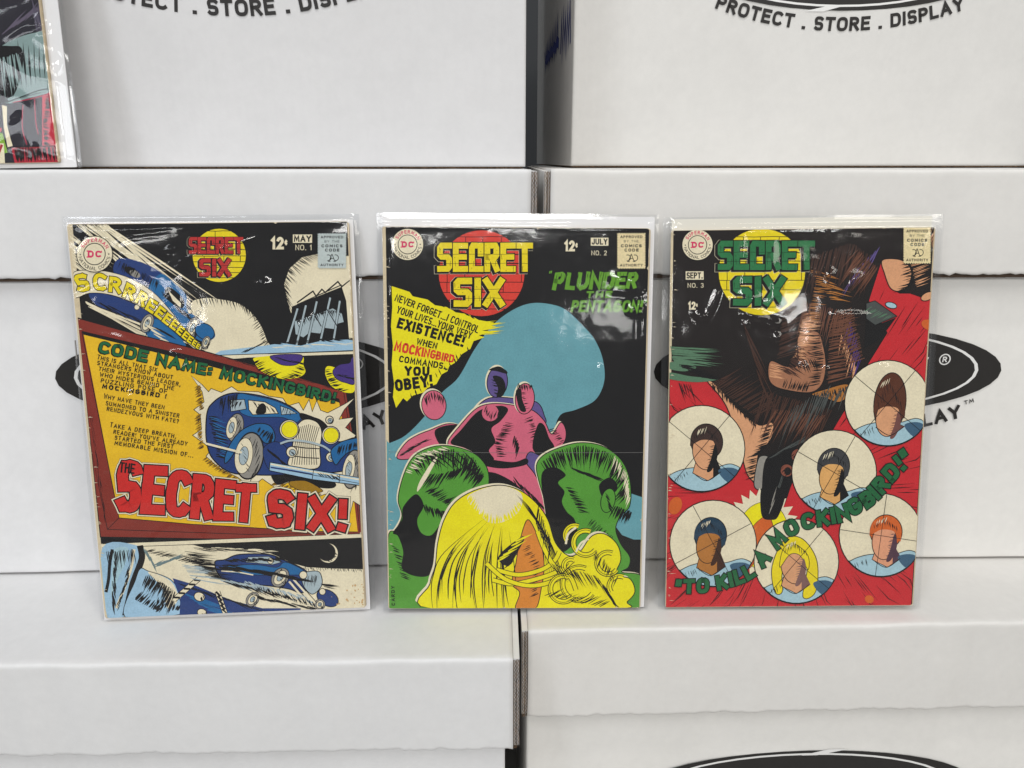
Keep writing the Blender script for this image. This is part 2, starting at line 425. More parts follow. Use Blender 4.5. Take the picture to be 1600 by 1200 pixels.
def storage_box(label, x, y, z, yaw, width, inset_l=.005, inset_r=.005, front_in=.010, lid=True, seed=1, warm=False, logo_x=None, text_dz=0.0, logo_dz=0.0, dim_card=None, lh=LIDH, shade_drop=.0032):
    M = Matrix.Translation((x, y, z)) @ Matrix.Rotation(math.radians(yaw), 4, 'Z')
    root = empty('cardboard_storage_box', label, 'box', M, 'stacked white storage boxes')
    card = dim_card or (M_CARD_WARM if warm else M_CARD_COOL)
    # body: soft-edged carton with a slight bulge in its long face
    bm = bmesh.new()
    X0, X1 = inset_l, width - inset_r; Z0, Z1 = 0.0012, BH - .004
    def cuts(L, m):                                        # tight loops at the rounded edges, even ones between
        e = [q / L for q in (0, .0004, .0009, .0016, .0024, .0045)]
        return e + [e[-1] + (1 - 2 * e[-1]) * i / m for i in range(1, m)] + [1 - q for q in e[::-1]]
    US, VS = cuts(X1 - X0, 24), cuts(Z1 - Z0, 14); n, k = len(US) - 1, len(VS) - 1
    def front(i, j):
        u, v = US[i], VS[j]
        e = min(u, 1 - u) * (X1 - X0); ez = min(v, 1 - v) * (Z1 - Z0)
        r = .0022; dy = 0
        for q in (e, ez):
            if q < r: dy += r - math.sqrt(max(0, r*r - (r-q)**2))
        return (X0 + (X1 - X0) * u, front_in + dy * .8 - .0016 * math.sin(math.pi*u) * math.sin(math.pi*v) + .0007 * rnd1(u*.3 + seed, v*.2 + seed), Z0 + (Z1 - Z0) * v)
    grid = [[bm.verts.new(front(i, j)) for i in range(n + 1)] for j in range(k + 1)]
    for j in range(k):
        for i in range(n): bm.faces.new((grid[j][i], grid[j][i+1], grid[j+1][i+1], grid[j+1][i]))
    back = [[bm.verts.new((X, BD - .01, Z)) for X in (X0, X1)] for Z in (Z0, Z1)]
    bm.faces.new((back[0][0], back[1][0], back[1][1], back[0][1]))
    bm.faces.new([grid[0][i] for i in range(n, -1, -1)] + [back[0][0], back[0][1]])
    bm.faces.new([grid[k][i] for i in range(n + 1)] + [back[1][1], back[1][0]])
    bm.faces.new([grid[j][0] for j in range(k + 1)] + [back[1][0], back[0][0]])
    bm.faces.new([grid[j][n] for j in range(k, -1, -1)] + [back[0][1], back[1][1]])
    body = bm_obj('box_body', bm, card, root, True)
    me = body.data
    for f in me.polygons:
        if len(f.vertices) > 4 or f.index >= n * k: f.use_smooth = False
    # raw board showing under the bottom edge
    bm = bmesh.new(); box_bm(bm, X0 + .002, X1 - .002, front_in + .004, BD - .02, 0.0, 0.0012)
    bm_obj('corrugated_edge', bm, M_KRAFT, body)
    # print on the long face
    if logo_x is not None:
        sh = Sheet(body, lambda a, b: (a, b), lambda u, v, w: (u, front_in - .0019 - w, v)); sh.down = False
        sh.part('oval_logo')
        cx, cz = logo_x, .1565 + logo_dz
        sh.ell(M_PRINT, cx, cz, .1275, .0337)
        sh.ell(M_PRINT_WHITE, cx - .002, cz + .0002, .1125, .0312); sh.ell(M_PRINT, cx - .002, cz + .0002, .1100, .0296)
        for sgn in (1, -1):
            sh.poly(M_PRINT_WHITE, [(cx - sgn*.030, cz - sgn*.0345), (cx - sgn*.006, cz - sgn*.0294), (cx + sgn*.006, cz - sgn*.0294), (cx - sgn*.014, cz - sgn*.0345)])
        sh.text(M_PRINT_WHITE, 'BCW', [(cx - .076, cz - .0125), (cx + .076, cz - .0125)], .0245, t=.28, space=.10)
        sh.line(M_PRINT_WHITE, [(cx + .0845 + .0038*math.cos(a*.2618), cz + .0085 + .0038*math.sin(a*.2618)) for a in range(25)], .0009)
        sh.text(M_PRINT_WHITE, 'R', [(cx + .0828, cz + .0064), (cx + .0862, cz + .0064)], .0042, t=.2)
        sh.part('slogan_lettering')
        R = .335; base = [(cx + R * math.sin(a), cz - .0530 + text_dz + R * (1 - math.cos(a))) for a in [(-.314 + .632 * i / 40) for i in range(41)]]
        sh.text(M_PRINT, 'PROTECT . STORE . DISPLAY', base, .0106, t=.225, space=.115)
        sh.part('trademark_lettering'); ex, ez = base[-1]
        sh.text(M_PRINT, 'TM', [(ex + .0002, ez + .0098), (ex + .0072, ez + .0118)], .0032, t=.2)
        sh.build()
    if lid:
        bm = bmesh.new(); n = 110; t = .0028
        e0, e1 = .0042, width - .0042
        rings = []
        for i in range(n + 1):
            u = i / n; X = e0 + (e1 - e0) * u
            dn = .0012 * rnd1(u*3.0, seed) + .0006 * rnd1(u*14.0, seed + 4) + .0022 * max(0, rnd1(u * 1.3, seed + 9) - .15)
            dy = .0011 * rnd1(u*.45, seed + 2) + .0003 * rnd1(u*5, seed + 1); dz = .0010 * rnd1(u*.35, seed + 6) + .00018*rnd1(u*9, seed+8)
            H = BH
            prof = [(t + dy, H - lh + dn), (.0006 + dy*1.5, H - lh - .0004 + dn), (dy*1.6, H - lh + .0006 + dn), (dy*1.55, H - lh + .0022 + dn), (dy*1.4, H - lh*.66), (dy*1.0 + .0004, H - lh*.33), (dy*.5 + .0001, H - .0050 + dz), (dy*.4 + .0000, H - .0026 + dz), (.0002 + dy*.35, H - .0013 + dz),
                    (.0008 + dy*.3, H - .0004 + dz), (.0019, H + dz * .8), (.0060, H + dz*.5), (.014, H - .0002 + dz*.3), (BD * .45, H - .0007), (BD, H - .0002), (BD, H - t), (.006, H - t), (t, H - t - .002)]
            rings.append([bm.verts.new((X, a, b)) for a, b in prof])
        m = len(rings[0])
        for i in range(n):
            for j in range(m): bm.faces.new((rings[i][j], rings[i][(j+1) % m], rings[i+1][(j+1) % m], rings[i+1][j]))
        bm.faces.new(rings[0][::-1]); bm.faces.new(rings[n])
        lid_card = M_LID_WARM if warm else M_LID_COOL
        lid_o = bm_obj('box_lid', bm, lid_card, root, True)
        for f in lid_o.data.polygons:
            if len(f.vertices) > 4: f.use_smooth = False
        bm = bmesh.new(); bot = BH - lh - shade_drop
        for i in range(60):                                # dark strip behind the flap, standing in for the shadow line below it
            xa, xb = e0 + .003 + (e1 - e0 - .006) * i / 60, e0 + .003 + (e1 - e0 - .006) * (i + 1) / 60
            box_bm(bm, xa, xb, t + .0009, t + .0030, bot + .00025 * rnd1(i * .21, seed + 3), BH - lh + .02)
        bm_obj('lid_shade_strip', bm, M_LID_SHADE, lid_o)
        for side in (0, 1):
            xa = 0 if side == 0 else width - .0040
            bm = bmesh.new()
            box_bm(bm, xa, xa + .0040, .0022, BD, BH - lh + .001, BH - .0012)
            bm_obj('lid_side_wall', bm, lid_card, lid_o)
            bm = bmesh.new()
            for q in (0, 1):                               # two plies of board, raw edge forward, flutes as a zigzag strip
                a = xa + .0001 + q * .0020; yy = .0006 + .0007 * q
                zs = [BH - lh - .0002 + (lh - .0010) * i / 46 for i in range(47)]
                for (o1, o2) in ((0, .00045), (.00135, .0018)):
                    for i in range(46):
                        w0 = .00018 * rnd1(i*.2, seed + q); w1 = .00018 * rnd1((i+1)*.2, seed + q)
                        v = [bm.verts.new(p) for p in ((a+o1+w0, yy, zs[i]), (a+o2+w0, yy, zs[i]), (a+o2+w1, yy, zs[i+1]), (a+o1+w1, yy, zs[i+1]))]; bm.faces.new(v)
                for i in range(46):
                    s0 = .0005 + .0007 * (i % 2); s1 = .0005 + .0007 * ((i + 1) % 2)
                    v = [bm.verts.new(p) for p in ((a+s0-.00012, yy+.0002, zs[i]), (a+s0+.00018, yy+.0002, zs[i]), (a+s1+.00018, yy+.0002, zs[i+1]), (a+s1-.00012, yy+.0002, zs[i+1]))]; bm.faces.new(v)
            bmesh.ops.solidify(bm, geom=bm.faces[:], thickness=-.0014)
            bm_obj('corrugated_edge', bm, M_KRAFT, lid_o)
    return root, body

# front row, its lids carry the comics
storage_box('white box whose lid, jutting forward, carries the blue car and yellow swirl comics', .0049 - .425, .3915, -BH, 1.06, .425, inset_r=.0095, seed=3, logo_x=None, front_in=.012, lh=.070, shade_drop=.0012)
storage_box('white lidded box below the red comic, only the top of its black oval logo visible', .0068, .4285, -BH, 1.66, .425, inset_l=.004, seed=8, warm=True, logo_x=.213, lh=.070, shade_drop=.0012, logo_dz=-.0045)
# middle row, behind the three comics
storage_box('white box with black oval logo standing behind the blue car and yellow swirl comics', .0172 - .425, .4885, 0, 2.24, .425, seed=14, logo_x=.2135)
storage_box('white lidded box standing behind the red comic, black oval logo with registered mark', .0214, .5070, 0, .55, .425, seed=21, warm=True, logo_x=.2095, front_in=.0125)
# top row
storage_box('white box on the top row with the bagged comic leaning on it', .0100 - .405, .560, BH, .8, .405, inset_l=0, inset_r=0, front_in=.004, lid=True, seed=31, logo_x=.204, text_dz=-.002, dim_card=M_CARD_DIM_COOL)
r6, b6 = storage_box('white box on the top row with blue marker scribbles on its side', .0505, .655, BH, 2.5, .440, inset_l=0, inset_r=0, front_in=.004, lid=True, seed=37, warm=True, logo_x=.2175, text_dz=.004, dim_card=M_CARD_DIM_WARM)
# blue marker scribble on the side face of the last box
sh = Sheet(b6, lambda a, b: (a, b), lambda u, v, w: (-.0003 - w, u, v)); sh.down = False
sh.part('marker_scribble')
zz = [(.02 + .010 * i + .004 * (i % 2), .118 if i % 2 else .085) for i in range(9)]
sh.line(M_MARKER, [(.025 + .008 * i, (.132 + .003*math.sin(i*2.1)) if i % 2 else (.100 + .004*math.sin(i*1.3))) for i in range(11)], .0060)
sh.line(M_MARKER, [(.125 + .009 * i, (.138 - .0007*i) if i % 2 else (.108 + .002*math.sin(i))) for i in range(18)], .0055)
sh.line(M_MARKER, [(.12 + .016 * i, .113 + .004 * (i % 2)) for i in range(10)], .010)
sh.build()

# ------------------------------------------------------------------ bagged comics
K = ink(22, 21, 22); CREAM = ink(224, 212, 182); YEL = ink(228, 203, 28); RED = ink(196, 42, 38); BLUE = ink(34, 98, 150); NAVY = ink(36, 58, 112)
LBLUE = ink(150, 184, 206); GREEN = ink(28, 98, 58); PURP = ink(66, 48, 118); GREYB = ink(160, 175, 180); BROWN = ink(128, 48, 38); GOLD = ink(228, 180, 36)
GREY = ink(140, 136, 128); MAG = ink(205, 50, 95); TEAL = ink(98, 152, 162); LEAF = ink(82, 146, 52); LEMON = ink(234, 214, 22); PINK = ink(203, 98, 120)
DISC = ink(208, 62, 50); ORANGE = ink(208, 128, 48); LIME = ink(96, 150, 44); CRIM = ink(192, 42, 48); SKIN = ink(208, 152, 112); SKY = ink(158, 190, 200)
HAIR = ink(84, 46, 30); RUST = ink(200, 95, 40); TAN = ink(170, 110, 50); MGREEN = ink(42, 112, 66); DGREY = ink(72, 76, 74); STRAW = ink(196, 160, 112); BROWNBLK = ink(30, 25, 24)
OLIVE = ink(84, 118, 92); VIOLET = ink(92, 78, 132); KHAKI = ink(150, 112, 24); STONE = ink(104, 124, 126)

def rounded(u0, u1, v0, v1, r, n=5):
    P = []
    for (cx, cy, a) in ((u1-r, v0+r, -90), (u1-r, v1-r, 0), (u0+r, v1-r, 90), (u0+r, v0+r, 180)):
        P += [(cx + r*math.cos(math.radians(a + 90*i/n)), cy + r*math.sin(math.radians(a + 90*i/n))) for i in range(n+1)]
    return P
def slab(name, outline, y0, y1, mat, parent):
    n = len(outline); V = [(u, y0, v) for u, v in outline] + [(u, y1, v) for u, v in outline]
    F = [tuple(range(n)), tuple(range(2*n-1, n-1, -1))] + [(i, i+n, (i+1) % n + n, (i+1) % n) for i in range(n)]
    return mesh_obj(name, V, F, mat, parent)

def bagged_comic(label, W, H, loc, lean, yaw, roll, board, bag, board_mat, creases, seed, cloth=1.0, wear=.0016, crinkle=.5):
    M = Matrix.Translation(loc) @ Matrix.Rotation(math.radians(yaw), 4, 'Z') @ Matrix.Rotation(math.radians(-lean), 4, 'X') @ Matrix.Rotation(math.radians(roll), 4, 'Y')
    root = empty('bagged_comic', label, 'comic book', M, 'bagged comics on display')
    w2 = W / 2
    slab('page_block', rounded(-w2 + .0004, w2 + .0007, .0003, H - .0006, .0012), .0003, .0022, M_PAGES, root)
    cover = slab('cover', rounded(-w2, w2, 0, H, .0016), 0, .00025, ink(206, 190, 158), root)
    bl, br, bb, bt = board
    slab('backing_board', rounded(-w2 - bl, w2 + br, -bb, H + bt, .0006), .0026, .0034, board_mat, root)
    # print sheet: photo-measured drawing coordinates fall on the cover through this one fixed mapping
    Mi = M.inverted(); o = Mi @ cam.location; cp, sp = math.cos(PITCH), math.sin(PITCH)
    R = Mi.to_3x3()
    def to_uv(px, py):
        x, y = (px - 800) / 1155, (600 - py) / 1155
        d = R @ Vector((x, cp + y * sp, -sp + y * cp)); t = -o.y / d.y
        return (o.x + d.x * t, o.z + d.z * t)
    sh = Sheet(cover, to_uv, lambda u, v, z: (u, -.00002 - z, v), lim=(-w2 + wear * .3, w2 - .0002, .0002, H - .0002))
    # clear sleeve
    gl, gr, gb, gt = bag
    U0, U1, V0, V1 = -w2 - gl, w2 + gr, -gb, H + gt
    nu, nv = 150, 210
    cr = []
    for c in creases:
        a, b = to_uv(*c[0]), to_uv(*c[1]); cr.append((Vector(a), Vector(b), c[2], c[3]))
    def off(u, v):
        dx = max(-w2 - u, u - w2, 0.0); dv = max(v - H, -v, 0.0); d = math.hypot(dx, dv)
        f = min(1.0, d / .0045); f = f * f * (3 - 2 * f)
        y = -.00085 * (1 - f) + .0019 * f
        e = min(u - U0, U1 - u, v - V0)
        tpin = min(1.0, max(0.0, e / .004))
        p = Vector((u * 9 + seed * 3.7, v * 9, seed))
        wv = .0009 * (mnoise.noise(p) + .35) + .0004 * (mnoise.noise(p * 3.3) + .2) + .00007 * mnoise.noise(Vector((u * 160, v * 110, seed)))
        rg = (1 - abs(mnoise.noise(Vector((u * 26 + v * 9, v * 34 - u * 6, seed * 2.0))))) ** 9 * .00045
        y -= max(0.0, wv * cloth + rg * crinkle) * tpin
        q = Vector((u, v))
        for a, b, h, wd in cr:
            ab = b - a; t = min(1, max(0, (q - a).dot(ab) / ab.length_squared)); dd = (q - (a + ab * t)).length
            if dd < wd * 3: y -= h * math.exp(-(dd / wd) ** 2) * math.sin(math.pi * (.08 + .84 * t)) * tpin
        if e < .0026: y += (.0022 - .0019) * (1 - e / .0026) * f
        return y
    V = []; F = []
    for j in range(nv + 1):
        for i in range(nu + 1):
            u = U0 + (U1 - U0) * i / nu; v = V0 + (V1 - V0) * j / nv
            wig = .0005 * mnoise.noise(Vector((v * 18, seed, 1.0))) if i in (0, nu) else 0
            V.append((u + wig, off(u, v), v + (.0006 * mnoise.noise(Vector((u * 20, seed, 4.0))) if j == nv else 0)))
    for j in range(nv):
        for i in range(nu): a = j * (nu + 1) + i; F.append((a, a + 1, a + nu + 2, a + nu + 1))
    # back leaf of the sleeve, folded over at the top
    b = len(V); V += [(U0, .0040, V0), (U1, .0040, V0), (U1, .0040, V1), (U0, .0040, V1)]; F.append((b, b + 3, b + 2, b + 1))
    mesh_obj('plastic_sleeve', V, F, M_SLEEVE, root, smooth=True)
    sh.part('cover_picture')
    return sh, root, cover, (W, H)

def base(sh, mat, W, H, inl=.0019):
    old = sh.to_uv; sh.to_uv = lambda a, b: (a, b)
    sh.poly(mat, [(-W/2 + inl, .0002), (W/2 - .0003, .0002), (W/2 - .0003, H - .0002), (-W/2 + inl, H - .0002)])
    sh.to_uv = old

def circ_text(sh, mat, s, cx, cy, r, a0, a1, h, t, inward=False, n=30):
    """baseline on a circle; angles in degrees, clockwise from twelve"""
    P = [(cx + r * math.sin(math.radians(a0 + (a1-a0)*i/n)), cy - r * math.cos(math.radians(a0 + (a1-a0)*i/n))) for i in range(n+1)]
    sh.text(mat, s, P, h, t=t, space=.16)

def emblem(sh, cx, cy, r, ring=False):
    sh.part('publisher_emblem')
    if ring: sh.ell(K, cx, cy, r * 1.04, r * 1.04)
    sh.ell(CREAM, cx, cy, r, r)
    sh.ell(K, cx, cy, r*.635, r*.635); sh.ell(CREAM, cx, cy, r*.585, r*.585)
    circ_text(sh, MAG, 'SUPERMAN', cx, cy, r*.695, -62, 66, r*.235, .2)
    circ_text(sh, K, 'NATIONAL COMICS', cx, cy, r*.93, 259, 101, r*.205, .15)
    sh.ell(K, cx - r*.81, cy + r*.02, r*.04, r*.04); sh.ell(K, cx + r*.81, cy, r*.04, r*.04)
    h = r * .38
    sh.text(MAG, 'DC', [(cx - r*.40, cy + h*.5), (cx + r*.40, cy + h*.5)], h, t=.27, space=.12)
    for yy in (cy + h*.5 - .02*r, cy - h*.5 + .02*r): sh.line(MAG, [(cx - r*.45, yy), (cx - r*.16, yy)], r*.07)
    sh.line(MAG, [(cx + r*.39, cy - h*.5), (cx + r*.39, cy - h*.18)], r*.06)

def stamp(sh, x0, x1, y0, y1, mat, ink_=None):
    sh.part('approval_stamp'); c = ink_ or K
    w, h = x1 - x0, y1 - y0; P = []
    nx, ny = 11, 14
    for i in range(nx * 4): P.append((x0 + w*i/(nx*4), y0 + h*.016*math.sin(i*math.pi/2)))
    for i in range(ny * 4): P.append((x1 + w*.02*math.sin(i*math.pi/2), y0 + h*i/(ny*4)))
    for i in range(nx * 4): P.append((x1 - w*i/(nx*4), y1 + h*.016*math.sin(i*math.pi/2)))
    for i in range(ny * 4): P.append((x0 + w*.02*math.sin(i*math.pi/2), y1 - h*i/(ny*4)))
    sh.poly(mat, P)
    def row(s, a, b, yb, hh, t): sh.text(c, s, [(x0 + w*a, y0 + h*yb), (x0 + w*b, y0 + h*yb)], h*hh, t=t, space=.16)
    row('APPROVED', .10, .90, .14, .075, .22); row('BY THE', .23, .77, .26, .065, .14); row('COMICS', .12, .88, .40, .085, .26)
    row('CODE', .25, .77, .52, .085, .26); row('AUTHORITY', .09, .91, .945, .075, .22)
    cx, cy = x0 + w*.5, y0 + h*.70
    for sx in (-1, 1):
        sh.line(c, [(cx + sx*(w*.13 + w*.10*math.cos(a*.4)), cy + h*.085*math.sin(a*.4)) for a in range(-5 if sx > 0 else 3, 6 if sx > 0 else 14)], w*.026)
        sh.line(c, [(cx, cy - h*.11), (cx + sx*w*.10, cy + h*.10)], w*.026)
        sh.line(c, [(cx + sx*w*.15, cy + h*.10), (cx + sx*w*.05, cy + h*.11)], w*.022)
    sh.line(c, [(cx - w*.05, cy + h*.02), (cx + w*.05, cy + h*.02)], w*.024)

def brick_title(sh, cx, cy, r, dmat, tmat, sec, six, rows, t=.225):
    sh.part('title_disc'); sh.ell(dmat, cx, cy, r, r)
    def bricks(m, seed):
        rr = random.Random(seed)
        for k, y in enumerate(rows):
            q = r*r - (y - cy)**2
            if q <= 4: continue
            xh = math.sqrt(q)
            sh.line(K, [(cx - xh, y), (cx - xh*.3, y + .4), (cx + xh*.4, y - .3), (cx + xh, y)], 1.0)
            y2 = rows[k + 1] if k + 1 < len(rows) else y + 12
            x = cx - xh + rr.uniform(6, 24)
            while x < cx + xh - 3:
                if (x - cx)**2 + (y2 - cy)**2 < r*r*.97: sh.line(K, [(x, y), (x + rr.uniform(-.5, .5), y2)], 1.0)
                x += rr.uniform(23, 33)
    bricks(dmat, 3)
    sh.part('title_lettering')
    for s, (x0, x1, yb, h) in (('SECRET', sec), ('SIX', six)):
        k = h / 46.0
        sh.text(ink(206, 196, 168), s, [(x0, yb), (x1, yb)], h, t=t, grow=2.7*k, block=True, space=.09, shift=(-2.6*k, 1.2*k), jit=.004)
        sh.text(K, s, [(x0, yb), (x1, yb)], h, t=t, grow=2.3*k, block=True, space=.09, shift=(-2.4*k, 1.1*k), jit=.004)
        sh.text(K, s, [(x0, yb), (x1, yb)], h, t=t, grow=1.5*k, block=True, space=.09, jit=.004)
        sh.text(tmat, s, [(x0, yb), (x1, yb)], h, t=t, block=True, space=.09, jit=.004)
        rr = random.Random(5)
        for f in (.30, .60):
            y = yb - h*f; sh.line(K, [(x0 + 1 + (x1 - x0 - 2)*i/8, y + rr.uniform(-.5, .5)) for i in range(9)], .6)
        for i in range(13):
            x = x0 + (x1 - x0)*(i + rr.uniform(.1, .9))/13; f = rr.choice((.0, .18, .40, .62)); sh.line(K, [(x, yb - h*f - 1), (x + rr.uniform(-1, 1), yb - h*(f + .2))], .55)
        for i in range(16):
            x = x0 + (x1 - x0)*rr.random(); y = yb - h*rr.random(); sh.line(K, [(x, y), (x + rr.uniform(-2, 2), y + rr.uniform(-2, 2))], .7)

def price(sh, x0, x1, yb, h):
    sh.part('price_lettering')
    sh.text(CREAM, '12', [(x0, yb), (x0 + (x1-x0)*.76, yb)], h, t=.24, space=.16)
    sh.text(CREAM, '¢', [(x0 + (x1-x0)*.80, yb - h*.16), (x1, yb - h*.16)], h*.62, t=.17)
def dateline(sh, s, x0, x1, y0, y1, no, nx0, nx1, nyb, nh):
    sh.part('date_box'); sh.poly(CREAM, [(x0, y0), (x1, y0), (x1, y1), (x0, y1)])
    sh.text(K, s, [(x0 + 1.5, y1 - 1.6), (x1 - 1.5, y1 - 1.6)], y1 - y0 - 3, t=.22, space=.12)
    sh.part('issue_number_lettering'); sh.text(CREAM, no, [(nx0, nyb), (nx1, nyb)], nh, t=.13, space=.2)

def wheel(sh, cx, cy, rx, ry, rot, dx=0, spokes=True):
    sh.ell(K, cx + dx, cy, rx*1.08, ry*1.05, rot); sh.ell(GREY, cx + dx, cy, rx*.98, ry*.98, rot)
    sh.hatch(K, [(cx + dx + rx*.75*math.cos(a*.3), cy + ry*.85*math.sin(a*.3)) for a in range(-5, 6)], 14, (-.25*rx, ry*.35), ry*.5, 1.4)
    sh.ell(CREAM, cx, cy, rx*.66, ry*.78, rot, K, .9); sh.ell(GREYB, cx, cy, rx*.34, ry*.4, rot, K, .9)
    sh.hatch(K, [(cx - rx*.2, cy - ry*.6), (cx + rx*.2, cy + ry*.6)], 7, (rx*.3, ry*.2), rx*.5, 1)

def wear_marks(sh, W, H, seed, n=46):
    rr = random.Random(seed); old = sh.to_uv; sh.to_uv = lambda a, b: (a, b); sh.part('cover_picture'); c = ink(204, 190, 164)
    sh.layer += 1
    for i in range(n):
        k = rr.random(); v = H * rr.random(); L = rr.uniform(.0006, .0035) if k < .75 else rr.uniform(.001, .006)
        if k < .8: u = -W/2 + rr.uniform(0, .0022); q = [(u, v), (u + L, v + rr.uniform(-.0004, .0004)), (u + L*.4, v + rr.uniform(.0002, .0007))]
        elif k < .9: u = W/2 - rr.uniform(0, .0006); q = [(u, v), (u, v + L*.5), (u - L*.18, v + L*.25)]
        else: u = -W/2 + W*rr.random(); v = rr.choice((0.0002, H - .0002)); sg = 1 if v < .1 else -1; q = [(u, v), (u + L*.5, v), (u + L*.25, v + sg*L*.16)]
        sh._add(q, [(0, 1, 2)], c, sh.SUB * (i % 5))
    for su, sv in ((-1, 0), (1, 0), (1, 1), (-1, 1)):
        r = rr.uniform(.0012, .0030); x = su * W/2; y = sv * H; sh._add([(x, y), (x - su*r, y), (x - su*r*.3, y + (r*.4 if sv == 0 else -r*.4)), (x, y + (r if sv == 0 else -r))], [(0, 1, 2), (0, 2, 3)], c)
    sh.to_uv = old

# ---- comic with the blue car (three stacked panels)
sh, root1, cov1, (W, H) = bagged_comic('bagged comic with blue car bursting through a yellow billboard, beige worn corners, tilted slightly', .17697, .26545, (-.19148, .4454, .003), 8.9, 3.69, -.3,
    (.0018, .0032, .0028, .0014), (.0040, .0072, .0030, .0050), M_BOARD,
    [((128, 364), (300, 352), .0005, .0022), ((190, 396), (262, 404), .0007, .0016), ((262, 392), (275, 386), .0006, .0015), ((240, 426), (285, 417), .0007, .002), ((395, 372), (345, 387), .0008, .0022), ((345, 388), (300, 398), .0006, .0018), ((300, 402), (262, 432), .0006, .0015),
     ((405, 440), (425, 446), .0008, .003), ((100, 476), (160, 446), .0006, .0018), ((250, 482), (275, 460), .0006, .0013), ((470, 510), (490, 490), .0006, .0013), ((270, 552), (320, 560), .0007, .0018), ((262, 700), (300, 640), .0004, .003), ((140, 640), (260, 600), .00035, .003), ((450, 350), (530, 345), .0006, .0018)], 3, .8, .004, .45)
base(sh, K, W, H, .0034)
# speed lines from the corner
sh.hatch(CREAM, [(118, 352), (166, 351)], 20, (.78, .62), 170, 2.6, .45); sh.hatch(CREAM, [(108, 362), (116, 440)], 22, (.82, .58), 60, 3.0, .5)
sh.hatch(CREAM, [(150, 352), (170, 352)], 6, (.80, .63), 230, 2.4, .2)
sh.hatch(CREAM, [(132, 470), (140, 480)], 7, (.9, .45), 190, 3.0, .35)
# pale smoke
sh.poly(CREAM, [(298, 478), (318, 466), (345, 468), (372, 474), (392, 488), (407, 508), (416, 530), (420, 553), (330, 560), (318, 530)], True)
sh.hatch(K, [(305, 466), (345, 463), (375, 470), (398, 488)], 34, (.25, .9), 16, 1.3); sh.hatch(K, [(400, 490), (412, 512), (419, 540)], 18, (-.6, .5), 13, 1.2)
sh.poly(CREAM, [(500, 396), (472, 402), (452, 420), (444, 444), (449, 470), (458, 500), (470, 540), (552, 540), (552, 400)])
sh.hatch(K, [(505, 394), (472, 398), (450, 416), (441, 444), (447, 474), (456, 500)], 60, lambda t: (.9 - t*.6, .35 + t*.5), 20, 1.3)
# dark roof truss with pale uprights
sh.poly(K, [(456, 479), (534, 448), (541, 470), (546, 536), (452, 546)]); sh.line(K, [(464, 473), (489, 455), (494, 463), (503, 452), (508, 457), (528, 440), (534, 448), (547, 438)], 2.2)
sh.line(K, [(464, 476), (534, 445)], 1.6)
sh.poly(GREYB, [(460, 502), (478, 496), (500, 489), (520, 482), (534, 490), (537, 503), (526, 506), (522, 514), (506, 512), (500, 521), (484, 519), (474, 527), (462, 522)], False)
sh.hatch(K, [(462, 500), (500, 487), (532, 484)], 60, (.35, .9), 9, 1.5, .6)
for a, b in (((465, 482), (446, 545)), ((478, 477), (462, 545)), ((495, 471), (478, 545)), ((516, 465), (498, 545)), ((531, 470), (520, 540))):
    sh.line(K, [a, b], 4.4); sh.line(GREYB, [a, b], 2.8)
for a, b in (((489, 487), (502, 510)), ((510, 482), (527, 510))): sh.line(K, [a, b], 1.5)
sh.poly(LBLUE, [(414, 540), (440, 536), (470, 540), (500, 533), (552, 530), (552, 547), (330, 556), (345, 548)])
sh.hatch(K, [(420, 536), (552, 528)], 44, (1, .08), 14, 1.6, .6); sh.hatch(CREAM, [(420, 542), (552, 536)], 16, (1, 0), 16, 1.2)
sh.hatch(K, [(385, 548), (425, 530)], 26, (-.9, .5), 12, 1.0)
sh.line(CREAM, [(330, 558.5), (553, 551)], 4.2); sh.line(K, [(330, 555.5), (553, 547.8)], 1.2)
# small saloon car rushing downhill, simplified
sh.poly(NAVY, [(140, 458), (175, 462), (215, 478), (250, 500), (285, 530), (272, 535), (225, 508), (180, 488), (150, 476)], True)
sh.poly(BLUE, [(222, 508), (250, 500), (290, 538), (275, 546), (240, 534)], True)
sh.poly(NAVY, [(186, 404), (222, 410), (256, 430), (246, 446), (230, 446), (205, 438), (178, 426)], True); sh.poly(BLUE, [(252, 428), (274, 444), (291, 462), (292, 482), (308, 496), (330, 512), (336, 526), (320, 534), (300, 524), (262, 488), (240, 462), (232, 448)], True)
sh.poly(K, [(262, 448), (276, 456), (288, 470), (284, 482), (270, 472), (258, 458)], True); sh.poly(CREAM, [(263, 454), (283, 474), (282, 480), (270, 470)])
sh.ell(K, 205, 424, 12, 6, 28); sh.ell(GREY, 211, 428, 9, 5, 28); sh.hatch(K, [(190, 408), (250, 440)], 26, (-.3, .9), 14, 1.6); sh.hatch(K, [(250, 455), (320, 520)], 30, (.6, .55), 22, 2.2)
sh.hatch(K, [(150, 470), (260, 520)], 24, (.85, .5), 26, 1.8)
wheel(sh, 301, 512, 9, 18, 24); wheel(sh, 230, 505, 9, 15, 24); sh.ell(BLUE, 320, 518, 16, 12, 30, K, 1.3); wheel(sh, 322, 535, 6, 10, 20)
sh.ell(CREAM, 214, 480, 4, 4, 0, K, .8); sh.ell(CREAM, 297, 487, 3.4, 3.4, 0, K, .8); sh.ell(CREAM, 310, 489, 3.8, 3.8, 0, K, .8)
sh.hatch(CREAM, [(225, 505), (250, 530), (280, 540)], 24, (.9, .5), 20, 1.7)
sh.part('noise_lettering_band')
sh.poly(CREAM, [(113, 428), (140, 422), (172, 425), (206, 436), (240, 457), (268, 487), (290, 515), (314, 538), (309, 548), (288, 532), (262, 510), (236, 490), (206, 472), (170, 460), (140, 458), (116, 464)], True, K, 1.0)
